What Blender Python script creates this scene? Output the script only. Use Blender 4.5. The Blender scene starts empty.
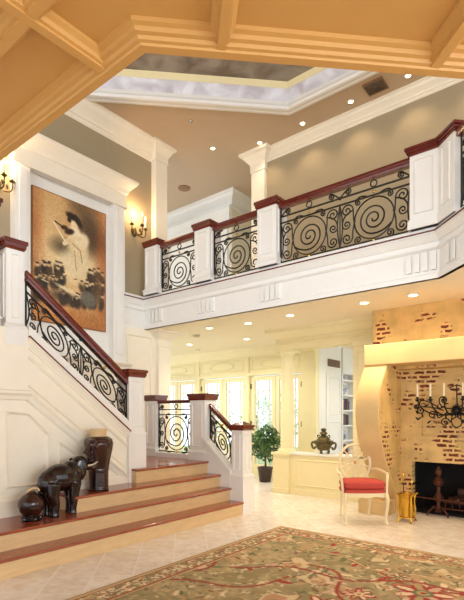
import bpy, bmesh, math, random
import numpy as np
from mathutils import Vector, Matrix
random.seed(7)
PI = math.pi
S = bpy.context.scene
C = S.collection

# ------------------------------------------------------------------ materials
def new_mat(name):
    m = bpy.data.materials.new(name); m.use_nodes = True
    nt = m.node_tree; b = nt.nodes['Principled BSDF']
    return m, nt, b
def srgb(r, g, b):
    f = lambda v: (v/12.92 if v <= .04045 else ((v+.055)/1.055)**2.4)
    return (f(r/255), f(g/255), f(b/255), 1)
def mat(name, col, rough=.5, metal=0, noise=0, nscale=8, bump=0, coat=0, col2=None, stretch=(1,1,1), emit=0):
    m, nt, b = new_mat(name)
    b.inputs['Base Color'].default_value = col
    b.inputs['Roughness'].default_value = rough
    b.inputs['Metallic'].default_value = metal
    b.inputs['Coat Weight'].default_value = coat
    b.inputs['Coat Roughness'].default_value = .08
    if emit:
        b.inputs['Emission Color'].default_value = col; b.inputs['Emission Strength'].default_value = emit
    tc = nt.nodes.new('ShaderNodeTexCoord'); mp = nt.nodes.new('ShaderNodeMapping')
    mp.inputs['Scale'].default_value = stretch
    nz = nt.nodes.new('ShaderNodeTexNoise'); nz.inputs['Scale'].default_value = nscale; nz.inputs['Detail'].default_value = 5
    nt.links.new(tc.outputs['Object'], mp.inputs['Vector']); nt.links.new(mp.outputs['Vector'], nz.inputs['Vector'])
    rp = nt.nodes.new('ShaderNodeValToRGB')
    c2 = col2 or tuple(max(0, c*(1-(noise or .03))) for c in col[:3])+(1,)
    rp.color_ramp.elements[0].position = .3; rp.color_ramp.elements[1].position = .7
    rp.color_ramp.elements[0].color = c2; rp.color_ramp.elements[1].color = col
    nt.links.new(nz.outputs['Fac'], rp.inputs['Fac']); nt.links.new(rp.outputs['Color'], b.inputs['Base Color'])
    if bump:
        bp = nt.nodes.new('ShaderNodeBump'); bp.inputs['Strength'].default_value = bump; bp.inputs['Distance'].default_value = .01
        nt.links.new(nz.outputs['Fac'], bp.inputs['Height']); nt.links.new(bp.outputs['Normal'], b.inputs['Normal'])
    return m
M = {}
M['white'] = mat('white_paint', srgb(236,234,228), .42)
M['cream'] = mat('cream_paint', srgb(243,235,216), .42)
M['ivory'] = mat('ivory_paint', srgb(240,228,180), .45)
M['taupe'] = mat('taupe_wall_paint', srgb(164,149,120), .75)
M['tan'] = mat('tan_ceiling_paint', srgb(204,182,156), .8)
M['gold'] = mat('golden_soffit_paint', srgb(204,154,84), .55)  # soffit paint with the warm tungsten bounce mixed into its colour
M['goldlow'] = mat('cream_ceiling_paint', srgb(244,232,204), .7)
M['cherry'] = mat('cherry_wood', srgb(112,38,26), .22, noise=.45, nscale=6, stretch=(1,1,8), coat=.5)
M['tread'] = mat('cherry_tread', srgb(160,78,48), .25, noise=.3, nscale=7, stretch=(6,1,1), coat=.4)
M['maple'] = mat('maple_riser', srgb(222,188,138), .4, noise=.14, nscale=5, stretch=(6,1,6))
M['iron'] = mat('wrought_iron', srgb(52,50,46), .42, .7, noise=.4, nscale=30)
M['brass'] = mat('brass', srgb(226,178,70), .2, 1, noise=.2)
M['bronze'] = mat('bronze', srgb(112,100,62), .38, .6, noise=.5, nscale=22, bump=.4)
M['darkwood'] = mat('dark_polished_wood', srgb(16,9,8), .2, noise=.5, nscale=9, coat=.2, col2=srgb(38,18,14))
M['vasewood'] = mat('mottled_polished_wood', srgb(20,11,9), .2, nscale=7, coat=.2, col2=srgb(66,30,20), stretch=(1,1,.4))
M['chairpaint'] = mat('ivory_chair_lacquer', srgb(236,218,172), .35)
M['red'] = mat('red_upholstery', srgb(192,68,56), .8, noise=.16, nscale=60)
M['wax'] = mat('candle_wax', srgb(250,236,200), .5)
M['black'] = mat('soot_black', srgb(20,14,11), .9)
M['soil'] = mat('potting_soil', srgb(60,40,28), .9, noise=.4, nscale=60)
M['pot'] = mat('dark_brown_pot', srgb(56,34,28), .4)
M['leaf'] = mat('green_leaf', srgb(98,136,70), .4, nscale=9, col2=srgb(52,88,44))
M['bark'] = mat('bark', srgb(120,86,58), .8, noise=.4, nscale=40)
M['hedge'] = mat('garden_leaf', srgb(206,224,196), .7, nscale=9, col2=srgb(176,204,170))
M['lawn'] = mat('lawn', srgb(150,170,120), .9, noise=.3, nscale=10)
M['grey'] = mat('grey_vent', srgb(96,84,70), .6)
M['vent'] = mat('vent_metal', srgb(150,116,86), .6)
M['steel'] = mat('brushed_steel', srgb(186,180,170), .3, 1)
M['shade'] = mat('detector_plastic', srgb(206,192,170), .6)
M['bulb'] = mat('lit_lamp', srgb(255,226,170), .5, emit=14)
M['flame'] = mat('lit_candle_bulb', srgb(255,214,140), .5, emit=9)
M['log'] = mat('charred_log', srgb(78,46,30), .85, noise=.5, nscale=30, bump=.5)
m, nt, b = new_mat('window_glass'); M['glass'] = m
b.inputs['Base Color'].default_value = (1,1,1,1); b.inputs['Roughness'].default_value = 0; b.inputs['Transmission Weight'].default_value = 1; b.inputs['IOR'].default_value = 1.02

def floor_mat():
    m, nt, b = new_mat('diagonal_travertine'); N = nt.nodes; L = nt.links
    tc = N.new('ShaderNodeTexCoord'); mp = N.new('ShaderNodeMapping')
    mp.inputs['Rotation'].default_value = (0,0,PI/4); mp.inputs['Location'].default_value = (.04,.086,0)
    L.new(tc.outputs['Object'], mp.inputs['Vector'])
    br = N.new('ShaderNodeTexBrick'); br.offset = 0; br.squash = 1
    br.inputs['Scale'].default_value = 1; br.inputs['Brick Width'].default_value = .37; br.inputs['Row Height'].default_value = .347
    br.inputs['Mortar Size'].default_value = .007; br.inputs['Mortar Smooth'].default_value = .4
    br.inputs['Color1'].default_value = srgb(246,242,236); br.inputs['Color2'].default_value = srgb(238,230,220); br.inputs['Mortar'].default_value = srgb(246,242,232)
    L.new(mp.outputs['Vector'], br.inputs['Vector'])
    nz = N.new('ShaderNodeTexNoise'); nz.inputs['Scale'].default_value = 9; nz.inputs['Detail'].default_value = 9; nz.inputs['Roughness'].default_value = .65
    L.new(tc.outputs['Object'], nz.inputs['Vector'])
    rp = N.new('ShaderNodeValToRGB'); rp.color_ramp.elements[0].position = .36; rp.color_ramp.elements[1].position = .62
    rp.color_ramp.elements[0].color = srgb(232,220,208); rp.color_ramp.elements[1].color = (1,1,1,1)
    L.new(nz.outputs['Fac'], rp.inputs['Fac'])
    mx = N.new('ShaderNodeMixRGB'); mx.blend_type = 'MULTIPLY'; mx.inputs['Fac'].default_value = .75
    L.new(br.outputs['Color'], mx.inputs['Color1']); L.new(rp.outputs['Color'], mx.inputs['Color2'])
    mx2 = N.new('ShaderNodeMixRGB'); mx2.inputs['Color2'].default_value = srgb(244,240,230)
    L.new(br.outputs['Fac'], mx2.inputs['Fac']); L.new(mx.outputs['Color'], mx2.inputs['Color1'])
    L.new(mx2.outputs['Color'], b.inputs['Base Color']); b.inputs['Roughness'].default_value = .24
    return m
M['floor'] = floor_mat()
def brick_mat(name, plaster, thr, axis='x'):
    """plaster skim worn through to red brick in patches"""
    m, nt, b = new_mat(name); N = nt.nodes; L = nt.links
    tc = N.new('ShaderNodeTexCoord'); sp = N.new('ShaderNodeSeparateXYZ'); cb = N.new('ShaderNodeCombineXYZ')
    L.new(tc.outputs['Object'], sp.inputs['Vector']); L.new(sp.outputs['X' if axis=='x' else 'Y'], cb.inputs['X']); L.new(sp.outputs['Z'], cb.inputs['Y'])
    br = N.new('ShaderNodeTexBrick'); br.inputs['Scale'].default_value = 1; br.inputs['Brick Width'].default_value = .15; br.inputs['Row Height'].default_value = .062
    br.inputs['Mortar Size'].default_value = .017; br.inputs['Mortar Smooth'].default_value = .3; br.inputs['Bias'].default_value = 0
    br.inputs['Color1'].default_value = srgb(128,54,36); br.inputs['Color2'].default_value = srgb(96,40,28); br.inputs['Mortar'].default_value = plaster
    nzd = N.new('ShaderNodeTexNoise'); nzd.inputs['Scale'].default_value = 14; L.new(cb.outputs[0], nzd.inputs['Vector'])
    mxv = N.new('ShaderNodeMixRGB'); mxv.inputs['Fac'].default_value = .035; L.new(cb.outputs[0], mxv.inputs['Color1']); L.new(nzd.outputs['Color'], mxv.inputs['Color2'])
    L.new(mxv.outputs['Color'], br.inputs['Vector'])
    nz = N.new('ShaderNodeTexNoise'); nz.inputs['Scale'].default_value = 3.2; nz.inputs['Detail'].default_value = 4; L.new(cb.outputs[0], nz.inputs['Vector'])
    rp = N.new('ShaderNodeValToRGB'); rp.color_ramp.elements[0].position = thr; rp.color_ramp.elements[1].position = thr+.05
    L.new(nz.outputs['Fac'], rp.inputs['Fac'])
    mx = N.new('ShaderNodeMixRGB'); L.new(rp.outputs['Color'], mx.inputs['Fac'])
    pz = N.new('ShaderNodeTexNoise'); pz.inputs['Scale'].default_value = 5; pz.inputs['Detail'].default_value = 6; L.new(tc.outputs['Object'], pz.inputs['Vector'])
    pr = N.new('ShaderNodeValToRGB'); pr.color_ramp.elements[0].color = tuple(c*.72 for c in plaster[:3])+(1,); pr.color_ramp.elements[1].color = plaster
    pr.color_ramp.elements[0].position = .3; pr.color_ramp.elements[1].position = .65
    L.new(pz.outputs['Fac'], pr.inputs['Fac']); L.new(pr.outputs['Color'], mx.inputs['Color1']); L.new(br.outputs['Color'], mx.inputs['Color2'])
    L.new(mx.outputs['Color'], b.inputs['Base Color']); b.inputs['Roughness'].default_value = .85
    bp = N.new('ShaderNodeBump'); bp.inputs['Strength'].default_value = .3; bp.inputs['Distance'].default_value = .01
    L.new(pz.outputs['Fac'], bp.inputs['Height']); L.new(bp.outputs['Normal'], b.inputs['Normal'])
    return m
M['brick'] = brick_mat('plaster_worn_to_brick', srgb(226,190,124), .50)
M['brick_few'] = brick_mat('plaster_with_some_brick', srgb(222,184,116), .55)
M['brick_side'] = brick_mat('plaster_cheek_worn_to_brick', srgb(222,182,110), .53, 'y')
M['plaster'] = mat('golden_plaster', srgb(226,192,132), .6, noise=.12, nscale=4, bump=.1)
def cloudy(name, c1, c2, scale, rough):
    m, nt, b = new_mat(name); N = nt.nodes; L = nt.links
    tc = N.new('ShaderNodeTexCoord'); nz = N.new('ShaderNodeTexNoise'); nz.inputs['Scale'].default_value = scale; nz.inputs['Detail'].default_value = 7; nz.inputs['Distortion'].default_value = .6
    L.new(tc.outputs['Object'], nz.inputs['Vector']); rp = N.new('ShaderNodeValToRGB')
    rp.color_ramp.elements[0].position = .35; rp.color_ramp.elements[1].position = .65; rp.color_ramp.elements[0].color = c1; rp.color_ramp.elements[1].color = c2
    L.new(nz.outputs['Fac'], rp.inputs['Fac']); L.new(rp.outputs['Color'], b.inputs['Base Color']); b.inputs['Roughness'].default_value = rough
    return m
M['silver'] = cloudy('silver_leaf_glaze', srgb(200,196,204), srgb(240,242,250), 3, .4)
M['domegrey'] = cloudy('mottled_grey_glaze', srgb(120,108,92), srgb(168,158,144), 2.6, .6)
def attr_mat(name, rough):
    m, nt, b = new_mat(name); a = nt.nodes.new('ShaderNodeVertexColor'); a.layer_name = 'Pattern'
    nt.links.new(a.outputs['Color'], b.inputs['Base Color']); b.inputs['Roughness'].default_value = rough
    return m
M['rug'] = attr_mat('woven_wool_pattern', .95); M['canvas'] = attr_mat('painted_canvas', .6)

# ------------------------------------------------------------------ helpers
class MB:
    def __init__(s): s.v = []; s.f = []
    def add(s, vs, fs):
        n = len(s.v); s.v += [tuple(v) for v in vs]; s.f += [tuple(i+n for i in f) for f in fs]; return s
    def box(s, x0, x1, y0, y1, z0, z1):
        x0,x1=sorted((x0,x1)); y0,y1=sorted((y0,y1)); z0,z1=sorted((z0,z1))
        return s.add([(x0,y0,z0),(x1,y0,z0),(x1,y1,z0),(x0,y1,z0),(x0,y0,z1),(x1,y0,z1),(x1,y1,z1),(x0,y1,z1)],
              [(3,2,1,0),(4,5,6,7),(0,1,5,4),(1,2,6,5),(2,3,7,6),(3,0,4,7)])
    def prism(s, poly, a, b, ax='z'):
        """2D outline extruded from a to b along ax; outline is (x,y) / (y,z) for x / (x,z) for y"""
        n = len(poly)
        mk = {'z': lambda p,t:(p[0],p[1],t), 'x': lambda p,t:(t,p[0],p[1]), 'y': lambda p,t:(p[0],t,p[1])}[ax]
        vs = [mk(p,a) for p in poly]+[mk(p,b) for p in poly]
        fs = [tuple(range(n))[::-1], tuple(range(n,2*n))]+[(i,(i+1)%n,n+(i+1)%n,n+i) for i in range(n)]
        return s.add(vs, fs)
    def frustum(s, x, y, z0, z1, a0, b0, a1, b1):
        return s.add([(x-a0,y-b0,z0),(x+a0,y-b0,z0),(x+a0,y+b0,z0),(x-a0,y+b0,z0),(x-a1,y-b1,z1),(x+a1,y-b1,z1),(x+a1,y+b1,z1),(x-a1,y+b1,z1)],
              [(3,2,1,0),(4,5,6,7),(0,1,5,4),(1,2,6,5),(2,3,7,6),(3,0,4,7)])
    def lathe(s, prof, x=0, y=0, n=24, sx=1, sy=1):
        vs = []; fs = []
        for r,z in prof:
            for k in range(n):
                a = 2*PI*k/n; vs.append((x+r*sx*math.cos(a), y+r*sy*math.sin(a), z))
        for i in range(len(prof)-1):
            for k in range(n):
                fs.append((i*n+k, i*n+(k+1)%n, (i+1)*n+(k+1)%n, (i+1)*n+k))
        fs.append(tuple(range(n))[::-1]); fs.append(tuple(range((len(prof)-1)*n, len(prof)*n)))
        return s.add(vs, fs)
    def tube(s, pts, r, n=6, closed=False, cap=True, up=None):
        """round bar along 3D points, r a number or a list"""
        pts = [Vector(p) for p in pts]; m = len(pts)
        R = r if isinstance(r,(list,tuple)) else [r]*m
        base = len(s.v); prev = None
        for i,p in enumerate(pts):
            if closed: t = pts[(i+1)%m]-pts[(i-1)%m]
            else: t = pts[min(i+1,m-1)]-pts[max(i-1,0)]
            if t.length < 1e-9: t = Vector((0,0,1))
            t.normalize()
            if prev is None:
                u = Vector(up) if up else (Vector((0,0,1)) if abs(t.z) < .9 else Vector((1,0,0)))
            else: u = prev
            u = u-t*u.dot(t)
            if u.length < 1e-6: u = Vector((1,0,0))-t*t.x
            u.normalize(); prev = u; w = t.cross(u)
            for k in range(n):
                a = 2*PI*(k+.5)/n; q = p+(u*math.cos(a)+w*math.sin(a))*R[i]; s.v.append(tuple(q))
        seg = m if closed else m-1
        for i in range(seg):
            j = (i+1)%m
            for k in range(n):
                s.f.append((base+i*n+k, base+i*n+(k+1)%n, base+j*n+(k+1)%n, base+j*n+k))
        if not closed and cap:
            s.f.append(tuple(base+k for k in range(n))[::-1]); s.f.append(tuple(base+(m-1)*n+k for k in range(n)))
        return s
    def sweep(s, path, prof, closed=False):
        """moulding: profile of (distance to the left of the path, z) carried along a 2D path with mitred corners"""
        P = [Vector(p) for p in path]; m = len(P); rings = []
        for i in range(m):
            if closed or 0 < i < m-1:
                d0 = (P[i]-P[(i-1)%m]).normalized(); d1 = (P[(i+1)%m]-P[i]).normalized()
            elif i == 0: d0 = d1 = (P[1]-P[0]).normalized()
            else: d0 = d1 = (P[i]-P[i-1]).normalized()
            n0 = Vector((-d0.y,d0.x)); n1 = Vector((-d1.y,d1.x)); b = n0+n1
            b = b/(b.dot(n0)) if b.length > 1e-6 else n0
            rings.append([(P[i].x+b.x*d, P[i].y+b.y*d, z) for d,z in prof])
        n = len(prof); vs = [q for r in rings for q in r]; fs = []
        for i in range(m if closed else m-1):
            j = (i+1)%m
            for k in range(n): fs.append((i*n+k, i*n+(k+1)%n, j*n+(k+1)%n, j*n+k))
        if not closed: fs.append(tuple(range(n))); fs.append(tuple(range((m-1)*n,m*n))[::-1])
        return s.add(vs, fs)
    def ball(s, c, r, n=12, sc=(1,1,1), rot=None):
        vs=[]; fs=[]; h=n//2
        for i in range(h+1):
            th=PI*i/h
            for k in range(n):
                a=2*PI*k/n; q=Vector((r*sc[0]*math.sin(th)*math.cos(a), r*sc[1]*math.sin(th)*math.sin(a), r*sc[2]*math.cos(th)))
                if rot: q = rot @ q
                vs.append((c[0]+q.x,c[1]+q.y,c[2]+q.z))
        for i in range(h):
            for k in range(n): fs.append((i*n+k,(i+1)*n+k,(i+1)*n+(k+1)%n,i*n+(k+1)%n))
        return s.add(vs, fs)
    def build(s, name, m, parent=None, smooth=False, bevel=0, label=None, fix=True):
        me = bpy.data.meshes.new(name)
        off = Vector((0,0,0))
        if parent is not None:
            p = parent
            while p is not None:
                off = off+p.location; p = p.parent
        me.from_pydata([tuple(Vector(v)-off) for v in s.v], [], s.f)
        if fix:
            bm = bmesh.new(); bm.from_mesh(me); bmesh.ops.recalc_face_normals(bm, faces=bm.faces); bm.to_mesh(me); bm.free()
        me.materials.append(M[m] if isinstance(m,str) else m)
        if smooth:
            me.polygons.foreach_set('use_smooth', [True]*len(me.polygons))
            try: me.set_sharp_from_angle(angle=math.radians(42))
            except Exception: pass
        o = bpy.data.objects.new(name, me); C.objects.link(o)
        if parent is not None: o.parent = parent
        if bevel:
            bv = o.modifiers.new('bevel','BEVEL'); bv.width = bevel; bv.segments = 2; bv.limit_method = 'ANGLE'
        if label: o['label'] = label
        return o
def tag(o, label, cat, group=None):
    o['label'] = label; o['category'] = cat
    if group: o['group'] = group
    return o
def thing(name, label, cat, loc=(0,0,0), rz=0, group=None):
    o = bpy.data.objects.new(name, None); C.objects.link(o); o.location = loc; o.rotation_euler = (0,0,rz); o.empty_display_size = .1
    return tag(o, label, cat, group)
def struct(o): o['kind'] = 'structure'; return o
def children(o): return [c for c in bpy.data.objects if c.parent == o]
def copy_tree(o, loc=None, label=None, parent=None):
    kids = children(o); c = o.copy(); C.objects.link(c)
    if parent is not None: c.parent = parent
    if loc is not None: c.location = loc
    if label: c['label'] = label
    for k in kids: copy_tree(k, parent=c)
    return c

# ------------------------------------------------------------------ the room shell
OPEN_FAR = [(.3,3.095),(.3,3.60),(-1.415,5.34),(-6.30,5.34),(-6.30,4.87)]
OPEN_NEAR = [(-4.7,1.285),(-1.51,1.285),(.3,3.095)]
f = MB().box(-11.5,4.5,-4.5,9.1,-.1,0); f.add([],[])
struct(f.build('floor','floor'))
struct(MB().box(-4.65,-1.5,9.1,12.5,-.1,0).build('floor','floor'))
# upper floor / gallery slabs
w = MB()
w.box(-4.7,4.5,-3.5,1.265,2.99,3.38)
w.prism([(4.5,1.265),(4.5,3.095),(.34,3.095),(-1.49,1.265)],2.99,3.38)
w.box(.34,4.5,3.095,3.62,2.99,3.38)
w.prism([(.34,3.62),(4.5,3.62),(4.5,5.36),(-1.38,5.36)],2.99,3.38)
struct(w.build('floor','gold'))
struct(MB().box(-11.5,4.5,5.36,9.1,2.93,3.38).box(-6.9,-6.32,4.87,5.36,2.93,3.38).box(-4.65,-1.5,9.1,12.5,2.93,3.38).build('ceiling','goldlow'))
# upper ceiling with the octagonal recess
OCT = [(-3.94,6.30),(-2.10,6.30),(-.20,4.40),(-.20,2.40),(-2.10,.50),(-4.20,.50),(-6.10,2.40),(-6.12,4.12)]
def ring(poly, outer, z0, z1, name, m):
    bm = bmesh.new()
    ov = [bm.verts.new((x,y,z0)) for x,y in outer]; iv = [bm.verts.new((x,y,z0)) for x,y in poly]
    es = [bm.edges.new((ov[i],ov[(i+1)%len(ov)])) for i in range(len(ov))]+[bm.edges.new((iv[i],iv[(i+1)%len(iv)])) for i in range(len(iv))]
    r = bmesh.ops.triangle_fill(bm, use_beauty=True, edges=es)
    g = bmesh.ops.extrude_face_region(bm, geom=bm.faces[:])
    for v in [e for e in g['geom'] if isinstance(e, bmesh.types.BMVert)]: v.co.z = z1
    bmesh.ops.recalc_face_normals(bm, faces=bm.faces)
    me = bpy.data.meshes.new(name); bm.to_mesh(me); bm.free(); me.materials.append(M[m])
    o = bpy.data.objects.new(name, me); C.objects.link(o); return o
struct(ring(OCT, [(-11.5,-3.5),(4.5,-3.5),(4.5,11),(-11.5,11)], 6.30, 6.42, 'ceiling', 'tan'))
CW = OCT[:]  # clockwise listing: room inside is on the right, so negative distances lean inward
struct(MB().sweep(CW, [(.14,6.30),(.14,6.275),(.09,6.26),(.05,6.275),(.02,6.265),(-.015,6.275),(-.03,6.31),(-.015,6.34),(-.006,6.35),(-.006,6.40),(.06,6.40)], True).build('trim_1','white'))
struct(MB().sweep(CW, [(-.003,6.38),(.06,6.38),(.06,6.60),(-.02,6.60),(-.02,6.585)], True).build('trim_2','silver'))
struct(MB().sweep(CW, [(.04,6.595),(.04,6.70),(-.05,6.70),(-.04,6.67),(-.025,6.595)], True).build('trim_3','ivory'))
struct(MB().prism([(x,y) for x,y in CW], 6.69, 6.78).build('ceiling','domegrey'))

# upper storey walls
struct(MB().box(-6.55,-6.40,-3.5,5.88,3.38,6.30).build('wall_left','taupe'))
struct(MB().box(-5.06,4.5,7.1,7.25,3.38,6.30).build('wall_back','taupe'))
struct(MB().box(-8.56,-6.45,7.97,10.4,3.38,6.30).box(-11.5,-8.56,10.2,10.4,3.38,6.30).box(-6.45,-4.9,10.2,10.4,3.38,6.3).box(-5.06,-4.9,7.25,10.2,3.38,6.3).build('wall_hall','cream'))
# lower storey walls
struct(MB().box(-6.9,-6.30,4.87,5.90,0,2.93).box(-6.55,-6.30,-3.5,4.87,0,2.24).box(-6.55,-6.41,-3.5,4.87,2.24,3.38).build('wall_left','cream'))
# crown mouldings under the upper ceiling
CR = [(0,6.30),(.24,6.30),(.24,6.27),(.20,6.25),(.17,6.20),(.10,6.14),(.06,6.10),(.05,6.06),(.02,6.05),(.02,6.00),(0,5.98)]
struct(MB().sweep([(-6.40,5.60),(-6.40,-3.5)], [(d*.85,z) for d,z in CR]).build('trim_4','cream'))
struct(MB().sweep([(4.5,7.1),(-4.90,7.1)], [(d*.55,6.30-(6.30-z)*.62) for d,z in CR]).build('trim_5','cream'))
struct(MB().sweep([(-6.45,10.2),(-6.45,7.97),(-8.56,7.97),(-8.56,10.2)][::-1], [(-d,z) for d,z in CR]).build('trim_6','white'))
# skirting along the upper gallery
struct(MB().sweep([(4.5,7.1),(-4.90,7.1)], [(0,3.38),(.03,3.38),(.03,3.60),(.01,3.63),(0,3.63)]).build('baseboard_back','cream'))

# balcony fascia and the coloured strip on its edge
FA = [(-.02,2.90),(.005,2.90),(.005,2.955),(-.004,2.965),(-.015,2.97),(-.015,3.215),(.0,3.225),(.012,3.24),(.012,3.252),(-.012,3.262),(-.012,3.305),(.0,3.312),(.035,3.37),(.045,3.385),(.055,3.388),(.055,3.40),(-.2,3.40),(-.2,3.2),(-.05,2.90)]
struct(MB().sweep(OPEN_FAR, FA).build('trim_7','white'))
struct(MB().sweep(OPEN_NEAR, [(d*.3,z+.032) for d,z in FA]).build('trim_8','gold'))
struct(MB().sweep(OPEN_FAR, [(.05,3.40),(.062,3.402),(.062,3.418),(.02,3.42),(-.12,3.42),(-.12,3.40)]).build('trim_9','cherry'))
struct(MB().sweep(OPEN_FAR, [(-.005,3.418),(.02,3.425),(.02,3.46),(0,3.475),(-.2,3.475),(-.2,3.42)]).build('trim_10','white'))
# fluted blocks on the fascia
def flutes(x, name='fascia_fluting'):
    b = MB()
    for k in range(4): b.box(x-.14+k*.09, x-.14+k*.09+.055, 5.325, 5.365, 3.0, 3.205)
    return b
for i,(x,lab) in enumerate([(-6.03,'under the first balcony post, next to the wall sconce'),(-4.86,'under the second balcony post from the wall'),(-3.65,'under the balcony post in the middle'),(-1.62,'under the wide corner post of the balcony')]):
    tag(flutes(x).build('fascia_fluting','white'), 'white fluted block '+lab, 'moulding')
b = MB()
for k in range(2):
    c0 = Vector((-1.30,5.225)); d = Vector((.7071,-.7071)); n = Vector((-.7071,-.7071)); q = c0+d*(k*.10)
    b.prism([tuple(q),tuple(q+d*.05),tuple(q+d*.05+n*.02),tuple(q+n*.02)],3.0,3.205)
tag(b.build('fascia_fluting','white'),'white fluted block on the slanting edge right of the balcony corner','moulding')
# soffit mouldings: stepped edge beams all round the opening plus cross beams
EB = [(0.004,2.93),(-.035,2.93),(-.04,2.938),(-.055,2.94),(-.062,2.952),(-.08,2.955),(-.086,2.97),(-.105,2.975),(-.11,2.995),(0.004,2.995)]
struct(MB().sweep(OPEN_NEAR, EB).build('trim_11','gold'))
EF = [(0,2.90),(-.33,2.90),(-.34,2.915),(-.38,2.92),(-.39,2.94),(0,2.94)]
struct(MB().sweep(OPEN_FAR[:4], EF).build('trim_12','goldlow'))
CB = [(-.052,2.995),(-.05,2.975),(-.035,2.965),(-.03,2.948),(-.018,2.945),(-.018,2.935),(.018,2.935),(.018,2.945),(.03,2.948),(.035,2.965),(.05,2.975),(.052,2.995)]
CBw = [(d*1.15,z) for d,z in CB]
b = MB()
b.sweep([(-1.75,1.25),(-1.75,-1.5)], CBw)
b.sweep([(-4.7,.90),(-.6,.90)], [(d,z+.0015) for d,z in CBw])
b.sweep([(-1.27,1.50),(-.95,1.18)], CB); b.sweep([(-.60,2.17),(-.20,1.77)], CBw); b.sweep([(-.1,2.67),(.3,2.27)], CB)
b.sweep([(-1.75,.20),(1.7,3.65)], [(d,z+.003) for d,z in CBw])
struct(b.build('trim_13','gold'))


# upper pilasters with capitals
def pilaster(name, x0,x1,y0,y1,z0,z1, m, lab, capz=.30, capd=.11, base=.16):
    t = thing(name, lab, 'pilaster', ((x0+x1)/2,(y0+y1)/2,z0))
    MB().box(x0,x1,y0,y1,z0+base,z1-capz).build('shaft', m, t, bevel=.006)
    b = MB(); cx,cy=(x0+x1)/2,(y0+y1)/2; hx,hy=(x1-x0)/2,(y1-y0)/2
    zz = z1-capz
    for d0,d1,za,zb in ((.02,.02,0,.08),(.005,.005,.08,.30),(.02,.04,.30,.42),(.04,.7,.42,.80),(.75,1,.80,.86),(1,1,.86,1)):
        b.frustum(cx,cy,zz+za*capz,zz+zb*capz,hx+d0*capd+.012,hy+d0*capd+.012,hx+d1*capd+.012,hy+d1*capd+.012)
    b.build('capital', m, t)
    MB().box(x0-.025,x1+.025,y0-.025,y1+.025,z0,z0+base*.75).frustum(cx,cy,z0+base*.75,z0+base,hx+.025,hy+.025,hx+.005,hy+.005).build('base', m, t)
    return t
pilaster('pilaster',-5.20,-4.90,7.02,7.25,3.38,6.30,'cream','upstairs pilaster at the left end of the taupe back wall, behind the middle balcony post',.34,.16)
pilaster('pilaster',-6.45,-6.28,5.60,5.88,3.38,6.30,'cream','upstairs pilaster on the left wall to the right of the bright candle sconce',.30,.11)
pilaster('pilaster',-6.55,-6.22,5.62,5.90,.71,2.93,'cream','ground-floor pilaster at the end of the left wall behind the landing',.30,.18)

# painting surround
t = thing('wall_surround','large white wall surround with crowned head framing the painting','moulding',(-6.3,4,.5))
MB().box(-6.41,-6.375,3.25,4.66,2.27,4.87).build('back_panel','white',t)
for y0,y1 in ((3.045,3.255),(4.66,4.89)):
    MB().box(-6.41,-6.25,y0,y1,2.27,4.87).box(-6.25,-6.235,y0+.05,y1-.05,2.40,4.80).build('pilaster','white',t,bevel=.004)
MB().box(-6.41,-6.262,3.045,4.885,4.87,5.08).build('frieze','white',t)
HP = [(0,4.85),(.03,4.85),(.03,4.89),(.01,4.90),(.01,5.08),(.03,5.09),(.05,5.14),(.10,5.20),(.14,5.24),(.16,5.27),(.16,5.30),(0,5.30)]
MB().sweep([(-6.41,4.90),(-6.25,4.90),(-6.25,3.03),(-6.41,3.03)], [(d,z) for d,z in HP][::-1]).box(-6.41,-6.26,3.04,4.89,5.09,5.29).build('crown','cream',t)
MB().sweep([(-6.30,5.0),(-6.30,-1)], [(0,2.16),(.05,2.16),(.06,2.20),(.10,2.23),(.12,2.25),(.12,2.28),(0,2.28)]).build('ledge','cream',t)
# raised panel mouldings on the cream wall right of the surround
def frame_yz(b, x, pts, w=.03, d=.026):
    P = [(y,z) for y,z in pts]
    n = len(P); cen = Vector((sum(p[0] for p in P)/n, sum(p[1] for p in P)/n))
    inner = []
    for i in range(n):
        p = Vector(P[i]); d0=(Vector(P[i])-Vector(P[i-1])).normalized(); d1=(Vector(P[(i+1)%n])-Vector(P[i])).normalized()
        n0=Vector((-d0.y,d0.x)); n1=Vector((-d1.y,d1.x)); q=n0+n1; q=q/q.dot(n0)
        if (cen-p).dot(q) < 0: q = -q
        inner.append(p+q*w)
    mid = [(Vector(P[i])+inner[i])/2 for i in range(n)]
    vs = [(x,p[0],p[1]) for p in P]+[(x+d,q.x,q.y) for q in mid]+[(x,q.x,q.y) for q in inner]
    fs = []
    for i in range(n):
        j=(i+1)%n; fs += [(i,j,n+j,n+i),(n+i,n+j,2*n+j,2*n+i)]
    b.add(vs, fs)
def frame_xz(b, y, pts, w=.022, d=.018):
    n0=len(b.v); frame_yz(b, 0, pts, w, d)
    b.v[n0:] = [(v[1], y-v[0], v[2]) for v in b.v[n0:]]
b = MB(); frame_yz(b,-6.30,[(4.96,1.0),(5.50,1.0),(5.50,2.78),(4.96,2.78)])
struct(b.build('trim_15','cream'))

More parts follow.
